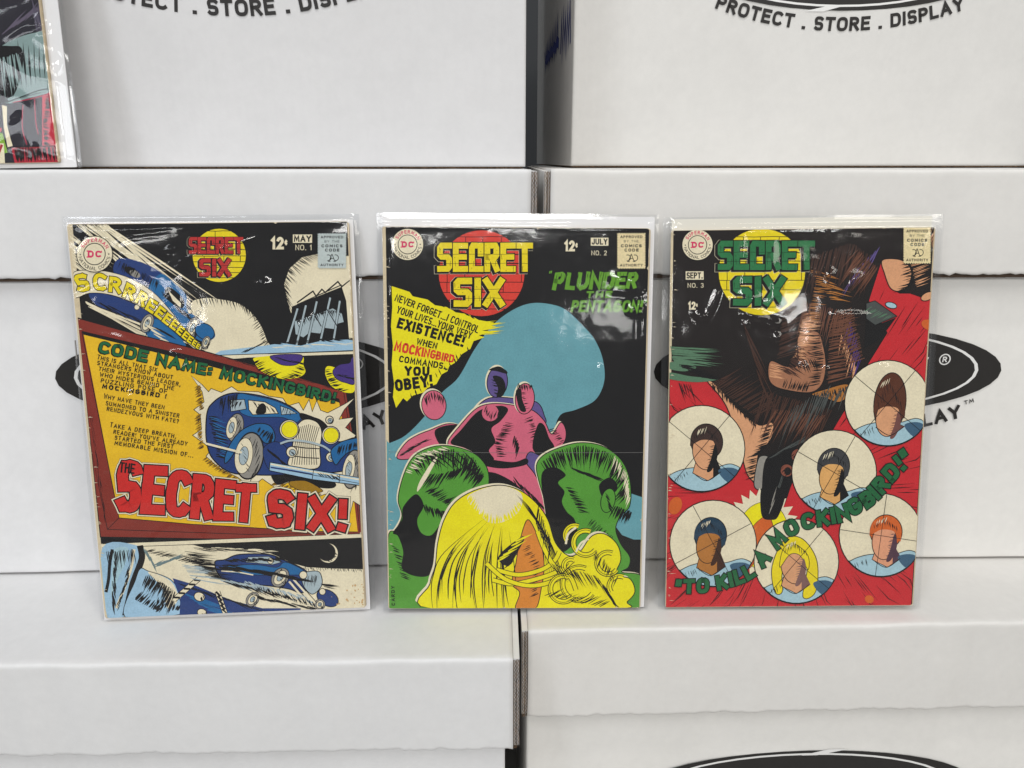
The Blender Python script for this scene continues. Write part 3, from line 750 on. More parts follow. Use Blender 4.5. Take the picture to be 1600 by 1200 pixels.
sh.text(YEL, 'SCRRREEEEEEEEE', [(121, 457), (150, 453), (180, 458), (212, 473), (240, 492), (266, 512), (290, 532), (310, 546)], 29, 7, t=.23, slant=-.12, jit=.02, space=.09, outline=[(K, 1.3, (0, 0))])
# billboard
sh.part('billboard_panel')
sh.poly(BROWN, [(114, 497), (190, 516), (320, 549), (450, 585), (528, 608), (541, 612), (553, 690), (566, 834), (500, 839), (390, 843), (157, 839)], False, K, 1.6)
sh.poly(K, [(128, 517), (205, 535), (320, 560), (440, 592), (530, 623), (532, 630), (440, 603), (320, 571), (131, 524)])
sh.poly(GOLD, [(131, 523), (205, 541), (320, 570), (440, 602), (530, 629), (546, 720), (559, 831), (480, 830), (390, 824), (300, 819), (186, 809)])
sh.line(K, [(128, 518), (186, 809), (300, 819), (390, 824), (480, 830), (559, 831)], 1.3); sh.line(K, [(140, 690), (168, 827), (390, 835), (540, 833)], 1.1); sh.line(K, [(168, 827), (186, 809)], .9); sh.line(K, [(537, 612), (551, 700), (562, 831)], 1.0)
sh.hatch(K, [(140, 640), (163, 800)], 18, (.15, .95), 24, .9); sh.hatch(K, [(320, 550), (530, 609)], 30, (.9, .25), 14, 1.0)
sh.poly(K, [(157, 839), (390, 843), (500, 839), (566, 834), (568, 833), (158, 849.5)])
# purple lamps with glow
sh.part('cover_picture_lamps')
sh.poly(LEMON, [(398, 566), (402, 558), (468, 555), (474, 570), (477, 582), (465, 590), (442, 592), (418, 585), (405, 577)], True); sh.hatch(K, [(396, 566), (404, 580), (425, 590)], 20, (.9, -.4), 15, 1.8); sh.hatch(K, [(478, 574), (470, 588), (450, 593)], 16, (-.9, -.3), 14, 1.6)
sh.poly(PURP, [(423, 556), (469, 554), (470, 565), (458, 571), (437, 569)], True, K, 1.0); sh.hatch(K, [(430, 560), (468, 566)], 14, (.9, .2), 14, 1.6)
sh.poly(LEMON, [(508, 582), (516, 572), (553, 590), (553, 612), (535, 612), (517, 602)], True); sh.hatch(K, [(507, 578), (514, 598), (530, 612)], 18, (.9, -.2), 13, 1.7)
sh.poly(PURP, [(520, 580), (530, 570), (546, 567), (549, 560), (554, 560), (555, 598), (540, 598), (526, 592)], True, K, 1.0); sh.hatch(K, [(524, 584), (552, 592)], 12, (.9, .2), 14, 1.6)
# torn burst and the big car
sh.part('cover_picture_burst')
burst = [(299, 587), (316, 601), (326, 612), (330, 607), (346, 613), (362, 604), (372, 611), (404, 612), (420, 619), (442, 622), (450, 634), (467, 629), (474, 641), (483, 624), (488, 643), (495, 626), (501, 641), (512, 645), (539, 631), (554, 622), (538, 640), (530, 655), (553, 652), (540, 668), (556, 680), (545, 700), (562, 735), (563, 790), (552, 783), (547, 803), (541, 780), (520, 777), (508, 772), (500, 775), (484, 766), (455, 752), (430, 762), (410, 748), (392, 762), (372, 746), (342, 731), (322, 713), (330, 702), (318, 692), (301, 680), (315, 671), (313, 648), (303, 640), (319, 628), (316, 612)]
sh.poly(CREAM, burst, False, K, 1.1)
for a, b in (((313, 600), (318, 640)), ((313, 645), (318, 700)), ((322, 715), (372, 748)), ((430, 752), (505, 772))): sh.hatch(KHAKI, [a, b], 16, (-.9, .5), 9, 3.4); sh.hatch(K, [a, b], 20, (-.8, .5), 9, 1.0)
sh.poly(KHAKI, [(452, 757), (462, 748), (480, 752), (496, 760), (504, 768), (480, 770)], True, K, .9); sh.poly(K, [(425, 735), (470, 742), (520, 752), (522, 762), (500, 762), (480, 752), (455, 752), (432, 757)], True)
car = [(322, 662), (325, 640), (334, 628), (347, 619), (366, 614), (395, 616), (430, 624), (458, 637), (472, 648), (498, 655), (512, 667), (528, 690), (560, 685), (562, 725), (540, 735), (500, 740), (440, 742), (402, 742), (360, 738), (332, 716), (323, 690)]
sh.poly(NAVY, car, True, K, 2.0)
sh.poly(BLUE, [(372, 616), (395, 618), (430, 626), (458, 639), (471, 650), (462, 660), (440, 652), (400, 652), (382, 648), (374, 640)], True, K, .9)
sh.poly(K, [(470, 645), (498, 655), (512, 668), (508, 676), (494, 662), (472, 656)], True)
sh.poly(CREAM, [(388, 625), (414, 628), (430, 637), (435, 646), (395, 648), (389, 640)], False, K, 1.3); sh.poly(GREYB, [(438, 634), (452, 639), (464, 646), (440, 648)], False, K, 1.2); sh.poly(GREYB, [(359, 625), (382, 624), (385, 639), (361, 643)], False, K, 1.2)
sh.poly(K, [(400, 646), (404, 634), (411, 630), (416, 636), (414, 646)], True); sh.hatch(K, [(392, 627), (428, 638)], 12, (.5, .8), 12, 1.3); sh.hatch(K, [(362, 628), (380, 628)], 9, (-.3, .8), 11, 1.6); sh.hatch(K, [(442, 636), (460, 645)], 7, (-.3, .8), 8, 1.2)
sh.hatch(K, [(326, 650), (340, 715)], 28, (.9, .15), 22, 2.2); sh.hatch(K, [(345, 622), (372, 616)], 16, (-.1, .9), 24, 1.8); sh.hatch(BLUE, [(330, 650), (345, 710)], 16, (.9, .3), 24, 2.0)
wheel(sh, 362, 668, 12, 22, 12, 6)
sh.poly(BLUE, [(352, 712), (362, 690), (378, 672), (400, 662), (420, 664), (429, 676), (428, 690), (414, 692), (404, 682), (388, 680), (374, 694), (362, 714), (352, 724)], True, K, 1.5); sh.hatch(K, [(405, 668), (426, 676), (426, 690)], 14, (-.5, .7), 14, 2.2)
wheel(sh, 381, 712, 21, 36, 8, 9)
sh.line(CREAM, [(322, 693), (350, 700), (378, 707)], 3.4); sh.line(K, [(322, 696), (350, 703.5), (376, 710)], 1)
sh.poly(NAVY, [(412, 700), (430, 690), (448, 700), (452, 728), (425, 735), (414, 722)], True, K, 1.0); sh.hatch(K, [(416, 700), (446, 726)], 22, (.7, .6), 14, 1.8)
sh.poly(CREAM, [(458, 690), (463, 668), (472, 657), (484, 655), (497, 661), (503, 676), (500, 700), (497, 731), (452, 728), (456, 706)], True, K, 1.6)
for i in range(11): sh.line(K, [(466 + i*3.3, 663 + abs(i - 5)*.9), (462 + i*3.0, 690), (456 + i*3.9, 726)], 1.0)
for y in (697, 712): sh.line(K, [(456, y), (478, y + 3), (499, y + 4)], 1.6)
for (x, y, r) in ((452, 671, 13), (517, 680, 12)): sh.ell(CREAM, x, y, r*1.16, r*1.16, 0, K, 1.5); sh.ell(LEMON, x + .6, y, r*.98, r*.98, 0, K, .9)
sh.line(GREYB, [(438, 693), (455, 688), (480, 690), (505, 697), (520, 708)], 3.2, True); sh.line(K, [(438, 695.5), (455, 690.5), (480, 692.5), (505, 699.5), (520, 710.5)], .9, True)
for (x, y, r) in ((456, 706, 8.5), (517, 714, 7.5), (515, 656, 6)): sh.ell(CREAM, x, y, r, r, 0, K, 1.4); sh.ell(GREYB, x + 1, y + 1, r*.6, r*.6, 0, K, 1); sh.hatch(K, [(x - 2, y - 2), (x + 3, y + 3)], 4, (.5, .7), r*.6, 1.3)
sh.poly(BLUE, [(517, 705), (530, 692), (548, 686), (561, 686), (562, 706), (546, 706), (534, 716), (524, 726)], True, K, 1.5); sh.hatch(K, [(528, 698), (560, 690)], 14, (-.2, .9), 14, 2.0)
wheel(sh, 545, 733, 14, 30, 10, 6)
sh.poly(LBLUE, [(422, 722), (490, 734), (563, 746), (563, 758), (488, 749), (421, 735)], False, K, 1.3); sh.line(CREAM, [(423, 725), (490, 737), (562, 749)], 2.4); sh.line(NAVY, [(423, 730), (455, 735), (488, 741)], 2.6); sh.line(K, [(450, 735), (562, 755)], 1.0); sh.line(K, [(490, 734), (488, 749)], 1.1); sh.line(K, [(531, 741), (530, 754)], 1.1); sh.hatch(K, [(495, 738), (528, 744)], 14, (.7, .6), 11, 1.6)
# writing
sh.part('headline_lettering')
bl = [(153, 551), (200, 560), (250, 571), (330, 588)]
sh.text(GREEN, 'CODE NAME:', bl, 19, 18, t=.23, jit=.012, space=.10, outline=[(K, .9, (0, 0)), (K, .6, (-1.2, .8))])
sh.text(GREEN, 'MOCKINGBIRD!', [(343, 591), (440, 611), (523, 630)], 19, 17, t=.23, jit=.012, space=.10, outline=[(K, .9, (0, 0)), (K, .6, (-1.2, .8))])
sh.part('blurb_lettering')
for s, a, b in (('THIS IS ALL THAT SIX', (151.7, 561.7), (245, 581)), ('STRANGERS KNOW ABOUT', (151.7, 570), (270, 593)), ('THEIR MYSTERIOUS LEADER,', (154, 579), (281.7, 604)), ('WHO HIDES BEHIND THE', (155.5, 588), (271.7, 610)), ('PUZZLING POSE OF', (157.5, 597.5), (261, 615)), ('MOCKINGBIRD !', (159.5, 606.7), (260, 623)), ('WHY HAVE THEY BEEN', (161.7, 622.5), (256.7, 640)), ('SUMMONED TO A SINISTER', (165, 633), (280, 653)), ('RENDEZVOUS WITH FATE?', (166.7, 641.7), (279, 661.7)), ("TAKE A DEEP BREATH,", (171.7, 667.5), (275, 685)), ("READER! YOU'VE ALREADY", (177, 677.5), (292.5, 696.7)), ('STARTED THE FIRST', (179, 686.7), (271, 701)), ('MEMORABLE MISSION OF...', (179, 695), (301.7, 715))):
    bold = s.startswith('MOCK')
    sh.text(K, s, [a, b], 7.4 if bold else 6.8, t=.26 if bold else .18, jit=.045, space=.26, first_cap=s.split()[0] in ('THIS', 'WHY', 'TAKE'))
sh.part('story_title_lettering')
tb = [(180, 801), (280, 810), (395, 819)]; tb2 = [(415, 823), (480, 828), (541, 831)]
for s, p, h0, h1 in (('SECRET', tb, 88, 62), ('SIX!', tb2, 62, 50)):
    sh.text(RED, s, p, h0, h1, t=.25, jit=.012, space=.10, outline=[(K, 5.2, (0, 0)), (CREAM, 4.6, (0, 0)), (K, 2.4, (0, 0))])
sh.text(K, 'THE', [(186, 738), (210, 741)], 17, t=.2, jit=.02, space=.12)
# lower panel
sh.part('cover_picture_road')
sh.poly(CREAM, [(158, 850), (568, 834), (572, 952), (168, 964)]); sh.line(K, [(160, 855.5), (400, 847), (568, 840)], 1.0)
sh.poly(K, [(298, 850), (400, 846), (569, 840), (571, 889), (520, 888), (480, 886), (458, 880), (432, 868), (410, 859), (360, 858), (320, 856)])
sh.hatch(CREAM, [(330, 856), (415, 860)], 34, (1, .08), 18, 1.4); sh.hatch(K, [(300, 856), (420, 862)], 30, (1, .1), 26, 1.2); sh.hatch(K, [(470, 886), (571, 889)], 40, (.3, .8), 5, 1.2)
sh.ell(CREAM, 513, 864, 15, 15); sh.ell(K, 510.4, 862.4, 14.0, 14.0); sh.hatch(K, [(512, 850), (522, 866), (512, 877)], 22, (.8, .3), 5, 1.6)
sh.poly(LBLUE, [(160, 856), (218, 853), (223, 870), (214, 898), (205, 925), (194, 963), (168, 964)], True); sh.poly(SKY, [(178, 858), (200, 856), (196, 880), (184, 905), (174, 930), (176, 880)], True)
sh.line(K, [(219, 852), (222, 872), (212, 900), (206, 918), (196, 962)], 10, True); sh.line(K, [(176, 858), (172, 880), (170, 905), (166, 925)], 5, True); sh.line(CREAM, [(210, 858), (206, 885), (196, 915), (182, 950)], 4, True); sh.hatch(K, [(180, 870), (176, 945)], 26, (.15, .9), 14, 2.2); sh.hatch(K, [(206, 880), (186, 945)], 20, (-.4, .9), 12, 2.4)
sh.poly(LBLUE, [(212, 906), (220, 888), (232, 892), (252, 898), (268, 906), (277, 918), (281, 935), (280, 960), (196, 964)], True, K, 1.2)
sh.poly(CREAM, [(232, 893), (262, 904), (275, 920), (278, 938), (262, 950), (256, 922), (245, 908)], True); sh.hatch(K, [(228, 900), (262, 915), (272, 940)], 46, (-.45, .9), 22, 2.0); sh.hatch(K, [(210, 935), (250, 958)], 22, (.6, -.7), 16, 2.4); sh.hatch(K, [(244, 945), (280, 955)], 16, (.3, -.9), 12, 2.6)
sh.poly(NAVY, [(270, 903), (300, 912), (360, 937), (410, 950), (470, 950), (470, 955), (281, 962), (282, 935)]); sh.hatch(BLUE, [(285, 925), (330, 955)], 18, (.9, .35), 50, 3.0); sh.hatch(K, [(275, 910), (400, 950)], 30, (.9, .35), 30, 1.2)
for (a, b) in (((272, 937), (312, 903)), ((340, 924), (352, 958))):
    sh.line(K, [a, b], 9); sh.line(CREAM, [a, b], 7)
    for i in range(5):
        t0 = (i + .3) / 5; sh.line(K, [(a[0] + (b[0]-a[0])*t0 - 3, a[1] + (b[1]-a[1])*t0 - 2), (a[0] + (b[0]-a[0])*(t0+.1) + 3, a[1] + (b[1]-a[1])*(t0+.1) + 2)], 3.4)
for (x, y, r) in ((312, 932, 8.5), (316, 957, 7.5)): sh.ell(CREAM, x, y, r, r*.8, 20, K, 1.3); sh.hatch(K, [(x, y + 2), (x + 6, y - 2)], 6, (.3, .9), 6, 1.3)
sh.hatch(K, [(225, 862), (300, 880)], 26, (.9, -.25), 16, 1.3); sh.hatch(STONE, [(225, 855), (240, 880)], 20, (.4, .9), 14, 2.0); sh.hatch(STONE, [(240, 885), (275, 872)], 24, (.9, -.4), 15, 2.2); sh.hatch(K, [(285, 868), (330, 905)], 24, (1, .12), 55, 1.2); sh.hatch(GREYB, [(285, 880), (300, 905)], 12, (1, .12), 60, 1.5)
sh.poly(NAVY, [(336, 878), (352, 874), (374, 866), (420, 866), (442, 874), (470, 886), (482, 896), (486, 912), (472, 926), (452, 920), (420, 915), (380, 911), (346, 902)], True, K, 1.8)
sh.poly(BLUE, [(356, 884), (400, 882), (432, 886), (446, 878), (470, 888), (478, 897), (452, 898), (400, 898), (360, 894)], True, K, .9); sh.poly(GREYB, [(388, 870), (420, 869), (440, 878), (426, 882), (384, 878)], False, K, 1.0); sh.hatch(K, [(345, 882), (440, 902)], 40, (1, .1), 26, 2.0); sh.line(CREAM, [(346, 892), (370, 893), (396, 898)], 2.0)
sh.hatch(GREYB, [(345, 905), (440, 925), (470, 935)], 46, (.85, .35), 26, 3.0); sh.hatch(K, [(350, 908), (470, 936)], 50, (.85, .4), 20, 1.6)
wheel(sh, 438, 902, 12, 16, 38); wheel(sh, 395, 936, 9, 12, 38); sh.ell(NAVY, 512, 934, 18, 12, 30, K, 1.4); wheel(sh, 500, 944, 8, 8, 38)
sh.poly(GREYB, [(474, 896), (496, 892), (503, 902), (502, 916), (488, 928), (474, 914)], True, K, 1.2); sh.hatch(K, [(478, 898), (498, 900)], 12, (-.2, .9), 16, 1.2)
for (x, y, r) in ((474, 898, 6), (504, 924, 5), (423, 876, 4.5)): sh.ell(CREAM, x, y, r, r, 0, K, 1.1)
for k in range(2): sh.line(CREAM, [(452 + k*7, 908 - k*3), (486 + k*6, 948 - k*6)], 3.2); sh.line(K, [(455 + k*7, 907 - k*3), (489 + k*6, 947 - k*6)], 1.1)
sh.hatch(K, [(500, 912), (506, 916)], 6, (1, .15), 24, 2.2)
sh.hatch(K, [(340, 886), (420, 894), (470, 906)], 46, (.95, .2), 20, 2.6); sh.hatch(K, [(350, 874), (440, 872)], 26, (.9, .25), 14, 2.4); sh.hatch(GREYB, [(380, 908), (470, 930)], 30, (.8, .5), 12, 2.2); sh.hatch(K, [(400, 915), (490, 940)], 40, (.3, .9), 9, 2.0); sh.hatch(K, [(395, 930), (500, 952)], 30, (.9, .3), 18, 2.0); sh.hatch(CREAM, [(420, 916), (480, 940)], 20, (.6, .7), 10, 1.4)
sh.hatch(K, [(165, 862), (210, 858)], 20, (.1, .95), 22, 1.6); sh.hatch(K, [(290, 862), (330, 900)], 40, (.98, .1), 34, 1.1); sh.hatch(K, [(232, 896), (276, 925)], 26, (-.3, .95), 12, 1.4)
rr = random.Random(2); sh.part('cover_picture_road')
for i in range(26): sh.ell(STRAW, 571 - abs(rr.gauss(0, 18)), 945 - abs(rr.gauss(0, 16)), rr.uniform(.5, 2.2), rr.uniform(.5, 1.8), rr.uniform(0, 90))
brick_title(sh, 343, 399, 41.5, YEL, ink(178, 48, 46), (296, 380, 397, 27), (312, 361, 432, 28), (341, 351, 361, 371, 380, 390, 400, 409, 418, 426, 434))
emblem(sh, 148.5, 397, 27.5, True)
price(sh, 424, 450, 390, 20); dateline(sh, 'MAY', 458, 488, 366.5, 379.5, 'NO. 1', 462, 487, 391, 8.5)
stamp(sh, 497, 541, 365, 419, ink(182, 192, 190))
wear_marks(sh, W, H, 51)
made = sh.build()
bm = bmesh.new(); u, v = sh.to_uv(119.5, 546)
box_bm(bm, u - .0003, u + .0003, -.0009, -.0002, v - .006, v + .006); bm_obj('staple', bm, M_STEEL, cov1)

# ---- comic with the teal dome and yellow swirl
sh, root2, cov2, (W, H) = bagged_comic('bagged comic with plain teal dome, green busts and a big yellow swirl on black', .1763, .26244, (.00161, .45073, .003), 9.9, 1.04, .47,
    (-.0005, .0036, .0004, .0076), (.0040, .0064, .0030, .0092), M_BOARD,
    [((600, 356), (690, 352), .0006, .0018), ((690, 352), (760, 350), .0004, .0018), ((840, 352), (1015, 352), .0004, .002), ((952, 434), (988, 437), .0006, .004), ((955, 455), (1005, 455), .0006, .0016), ((980, 478), (1002, 490), .0007, .003), ((612, 380), (614, 470), .0005, .0018), ((1003, 440), (1001, 620), .0004, .002), ((590, 338), (606, 354), .0008, .0014), ((1028, 338), (1012, 354), .0008, .0014), ((934, 573), (938, 578), .0008, .002)], 11, .5, .0022, .06)
base(sh, K, W, H, .0022)
# plain dome and its smaller patch
sh.poly(TEAL, [(598, 698), (610, 692), (634, 680), (663, 651), (689, 615), (716, 590), (742, 545), (770, 508), (800, 485), (829, 474), (858, 475), (884, 484), (912, 510), (930, 532), (942, 562), (944, 596), (930, 625), (900, 640), (876, 648), (868, 672), (880, 700), (900, 740), (850, 860), (700, 860), (598, 850)], True)
sh.poly(TEAL, [(968, 765), (1006, 777), (1006, 843), (990, 843), (972, 836), (960, 820)])
sh.hatch(K, [(930, 640), (884, 648), (870, 672)], 18, (.95, .28), 16, 1.6)
# faceless standing figures in flat colour
def bust(body, col, rim, head, neck=None, hair=None):
    if rim: sh.poly(rim, [(x - 2.4, y - 2.2) for x, y in body], True)
    sh.poly(col, body, True, K, 1.4)
    if head:
        cx, cy, rx, ry, rot = head
        if rim: sh.ell(rim, cx - 2, cy - 2, rx*1.05, ry*1.05, rot)
        sh.ell(col, cx, cy, rx, ry, rot, K, 1.4)
bust([(735, 662), (742, 640), (764, 622), (800, 622), (838, 628), (850, 648), (848, 664), (790, 670)], VIOLET, CREAM, (777, 597, 16, 24, 6))
sh.poly(VIOLET, [(812, 712), (838, 690), (849, 702), (842, 722), (836, 745), (822, 740)], True, K, 1.0)
sh.poly(K, [(770, 588), (784, 590), (790, 604), (786, 618), (776, 620), (778, 606)], True); sh.hatch(K, [(768, 592), (774, 616)], 10, (.9, .2), 9, 1.4); sh.hatch(K, [(740, 640), (800, 628)], 30, (-.1, 1), 26, 2.6); sh.poly(K, [(764, 578), (776, 573), (790, 578), (792, 584), (776, 580)], True)
sh.poly(K, [(738, 662), (744, 642), (766, 634), (772, 660)], True)
bust([(620, 714), (634, 692), (652, 680), (672, 672), (700, 662), (722, 668), (722, 690), (700, 704), (660, 712), (634, 718)], PINK, CREAM, (678, 633, 19, 23, -8))
sh.poly(K, [(680, 672), (702, 664), (722, 668), (722, 694), (698, 702), (684, 690)], True); sh.hatch(K, [(662, 622), (676, 612), (694, 620)], 20, (.2, .9), 16, 1.6); sh.hatch(K, [(622, 712), (660, 690)], 20, (.7, -.3), 16, 1.5)
body = [(700, 690), (716, 668), (742, 640), (765, 631), (795, 632), (830, 640), (850, 657), (862, 678), (876, 660), (884, 672), (882, 690), (866, 708), (846, 712), (828, 706), (822, 722), (838, 745), (856, 790), (856, 815), (780, 800), (748, 760), (744, 715), (724, 706), (706, 704)]
bust(body, PINK, CREAM, (820, 623, 15, 24, 4))
sh.poly(K, [(704, 692), (720, 672), (748, 642), (780, 634), (794, 640), (782, 658), (768, 670), (774, 690), (764, 704), (772, 718), (756, 724), (746, 712), (726, 700)], True)
sh.ell(PINK, 766, 645, 13, 13); sh.hatch(K, [(756, 640), (766, 656), (778, 650)], 16, (.3, -.9), 10, 1.4)
sh.poly(K, [(840, 664), (850, 664), (858, 684), (866, 700), (848, 712), (832, 700)], True); sh.poly(K, [(750, 716), (800, 722), (822, 716), (822, 726), (786, 732), (752, 726)], True); sh.poly(K, [(754, 744), (770, 738), (800, 752), (826, 776), (846, 806), (790, 800), (760, 780)], True)
sh.hatch(K, [(790, 660), (772, 690), (778, 712)], 30, (.9, .1), 15, 1.7); sh.hatch(K, [(804, 680), (812, 700)], 14, (-.2, .9), 16, 2.6); sh.hatch(K, [(832, 650), (842, 690)], 18, (-.9, .3), 12, 1.5); sh.poly(K, [(806, 612), (814, 608), (816, 624), (822, 642), (812, 640)], True); sh.hatch(K, [(814, 612), (820, 640)], 9, (.9, -.1), 7, 1.2); sh.hatch(K, [(808, 600), (832, 602)], 16, (.1, 1), 8, 1.6); sh.hatch(K, [(800, 745), (848, 790)], 34, (.5, .7), 16, 1.7); sh.hatch(K, [(866, 668), (882, 690)], 12, (-.8, .3), 10, 1.5)
# green faceless busts
g1 = [(606, 842), (618, 828), (628, 806), (622, 780), (630, 744), (644, 716), (664, 702), (690, 696), (720, 700), (746, 712), (762, 734), (762, 762), (744, 772), (724, 790), (706, 815), (692, 855), (684, 900), (676, 952), (604, 952)]
bust(g1, LEAF, CREAM, None)
sh.poly(K, [(630, 792), (650, 772), (662, 790), (652, 812), (658, 832), (674, 836), (690, 816), (706, 800), (694, 840), (684, 872), (672, 898), (648, 900), (628, 888), (630, 862), (622, 838), (614, 832), (628, 812)], True)
sh.hatch(K, [(640, 726), (660, 708), (700, 700), (740, 716), (758, 742)], 60, lambda t: (.6 - t*1.2, .8), 26, 2.4); sh.hatch(CREAM, [(634, 738), (650, 712), (690, 698)], 22, (.7, .25), 15, 1.8); sh.poly(CREAM, [(676, 720), (683, 716), (664, 752), (652, 768), (656, 752)], True)
sh.hatch(K, [(672, 742), (700, 738), (735, 726), (758, 745)], 40, (-.5, .75), 24, 2.6); sh.hatch(K, [(664, 768), (700, 790)], 24, (.8, -.4), 18, 2.0); sh.hatch(K, [(662, 788), (700, 800)], 22, (.2, .9), 14, 2.2); sh.hatch(K, [(612, 850), (628, 905)], 16, (.8, .3), 14, 1.8)
for k in range(7): sh.line(K, [(650 + k*12, 712 - k*1.5), (668 + k*12, 716 + k), (690 + k*10, 730 + 2*k)], 2.2, True, 'both')
g2 = [(850, 780), (842, 752), (838, 728), (848, 712), (872, 700), (902, 692), (932, 694), (956, 705), (975, 725), (985, 755), (984, 790), (970, 806), (962, 826), (970, 850), (984, 870), (982, 886), (972, 894), (1004, 902), (1004, 952), (936, 952), (890, 880), (862, 840)]
bust(g2, LEAF, CREAM, None)
sh.poly(K, [(846, 742), (866, 730), (884, 742), (872, 754), (882, 768), (878, 784), (886, 800), (898, 812), (902, 838), (888, 858), (872, 862), (858, 838), (852, 800)], True)
sh.hatch(K, [(845, 722), (872, 704), (910, 696), (950, 706), (976, 732), (984, 770)], 80, lambda t: (.5 - t*1.3, .75), 30, 2.4); sh.hatch(CREAM, [(960, 712), (980, 740), (985, 780)], 26, (-.3, .9), 18, 1.8); sh.hatch(K, [(960, 790), (986, 800)], 24, (-.4, .8), 18, 2.6)
sh.poly(K, [(936, 758), (952, 746), (964, 756), (962, 768), (948, 764), (942, 778)], True); sh.ell(LEAF, 950, 782, 11, 19, 12, K, 1.3); sh.hatch(K, [(946, 770), (952, 795)], 12, (.4, .6), 11, 1.8); sh.hatch(K, [(890, 730), (930, 745)], 26, (.8, .35), 18, 2.2); sh.hatch(K, [(884, 760), (905, 800)], 22, (.9, .2), 15, 1.8); sh.hatch(K, [(925, 810), (960, 840)], 18, (-.6, .7), 18, 1.5)
# yellow swirl mass
ymass = [(674, 952), (672, 912), (680, 884), (684, 848), (694, 812), (712, 784), (742, 766), (780, 758), (812, 766), (838, 786), (856, 812), (868, 848), (888, 868), (906, 862), (924, 838), (944, 834), (964, 850), (970, 874), (962, 898), (984, 904), (992, 924), (980, 940), (960, 952)]
sh.poly(CREAM, [(x - 3.2, y - 3.2) for x, y in ymass], True); sh.poly(LEMON, ymass, True, K, 1.5)
sh.poly(CREAM, [(730, 778), (756, 763), (786, 759), (812, 769), (816, 786), (806, 804), (784, 816), (764, 816), (748, 802)], True)
sh.hatch(LEMON, [(728, 782), (746, 806), (770, 820), (800, 812), (816, 790)], 60, lambda t: (.6 - 1.2*t, -.9), 12, 2.4)
sh.poly(ORANGE, [(824, 812), (838, 832), (848, 856), (850, 888), (846, 918), (836, 952), (806, 952), (812, 926), (800, 912), (806, 880), (812, 846)], True, K, 1.3)
for k in range(26):
    t = k / 25; x0 = 786 + 3*math.sin(k*2.3); y0 = 770 + 10*math.sin(k*1.7)**2
    xb = 678 + 128*t + 4*math.sin(k*3.1); bow = 58*(1 - t) + 8*math.sin(k*5)
    P = [(x0 - (x0 - xb)*f - bow*math.sin(math.pi*f)*.75, y0 + 24 + (942 - y0)*f**1.15) for f in (.10 + .3*abs(math.sin(k*1.9)), .45, .65, .8, .62 + .38*abs(math.cos(k*2.7)))]
    P.sort(key=lambda q: q[1]); sh.line(K, P, 1.5 + .8*math.sin(k)**2, True, 'both')
for k in range(9):
    P = [(806 + k*2.2, 772 + k*3), (832 + k*3.0, 800 + k*5), (846 + k*3.4, 850 + k*4), (852 + k*4, 900 + k*3)]; sh.line(K, P, 1.4, True, 'both')
sh.poly(K, [(778, 872), (796, 852), (820, 838), (808, 864), (794, 884)], True); sh.hatch(K, [(818, 836), (800, 880)], 14, (-.6, .5), 18, 2.4); sh.hatch(K, [(826, 850), (842, 880), (840, 930)], 24, (-.8, .35), 12, 1.6)
sh.hatch(LEMON, [(774, 880), (806, 846)], 6, (.9, -.5), 30, 3.2)
for p in ([(770, 906), (800, 912), (840, 904), (872, 892), (886, 878)], [(776, 890), (810, 898), (846, 890), (866, 876), (874, 862)], [(840, 830), (850, 856), (866, 884), (890, 900), (900, 922)], [(760, 880), (790, 905), (830, 915), (870, 905), (900, 880)]):
    sh.line(K, p, 8.2, True); sh.line(LEMON, p, 6.0, True)
for (cx, cy, r) in ((898, 836, 15), (915, 848, 19), (905, 912, 26), (950, 880, 17), (880, 920, 20), (968, 916, 16), (892, 884, 11)):
    pts = [(cx + r*math.cos(a*.32), cy + r*math.sin(a*.32)) for a in range(2 if r > 16 else 8, 17)]
    sh.line(K, pts, 8.6, True); sh.line(LEMON, pts, 6.2, True); sh.line(K, [(cx + (x-cx)*1.05, cy + (y-cy)*1.05) for x, y in pts], .9, True)
sh.line(CREAM, [(884, 850), (888, 834), (900, 824)], 3.4, True); sh.line(CREAM, [(900, 862), (908, 848), (920, 842)], 3.0, True)
sh.hatch(K, [(860, 880), (930, 900), (960, 940)], 44, (.5, .8), 24, 1.5); sh.hatch(K, [(840, 790), (862, 850)], 20, (-.1, .9), 26, 1.6); sh.hatch(K, [(930, 860), (965, 900)], 20, (-.3, .9), 18, 1.4); sh.hatch(K, [(850, 930), (940, 948)], 24, (.8, -.4), 20, 1.5)
sh.line(ink(120, 118, 116), [(608, 706), (800, 707.5), (1008, 707)], .5)
sh.part('signature_lettering'); sh.text(K, 'CARDY', [(617.5, 946), (616.5, 915)], 5.5, t=.2, jit=.05, space=.3)
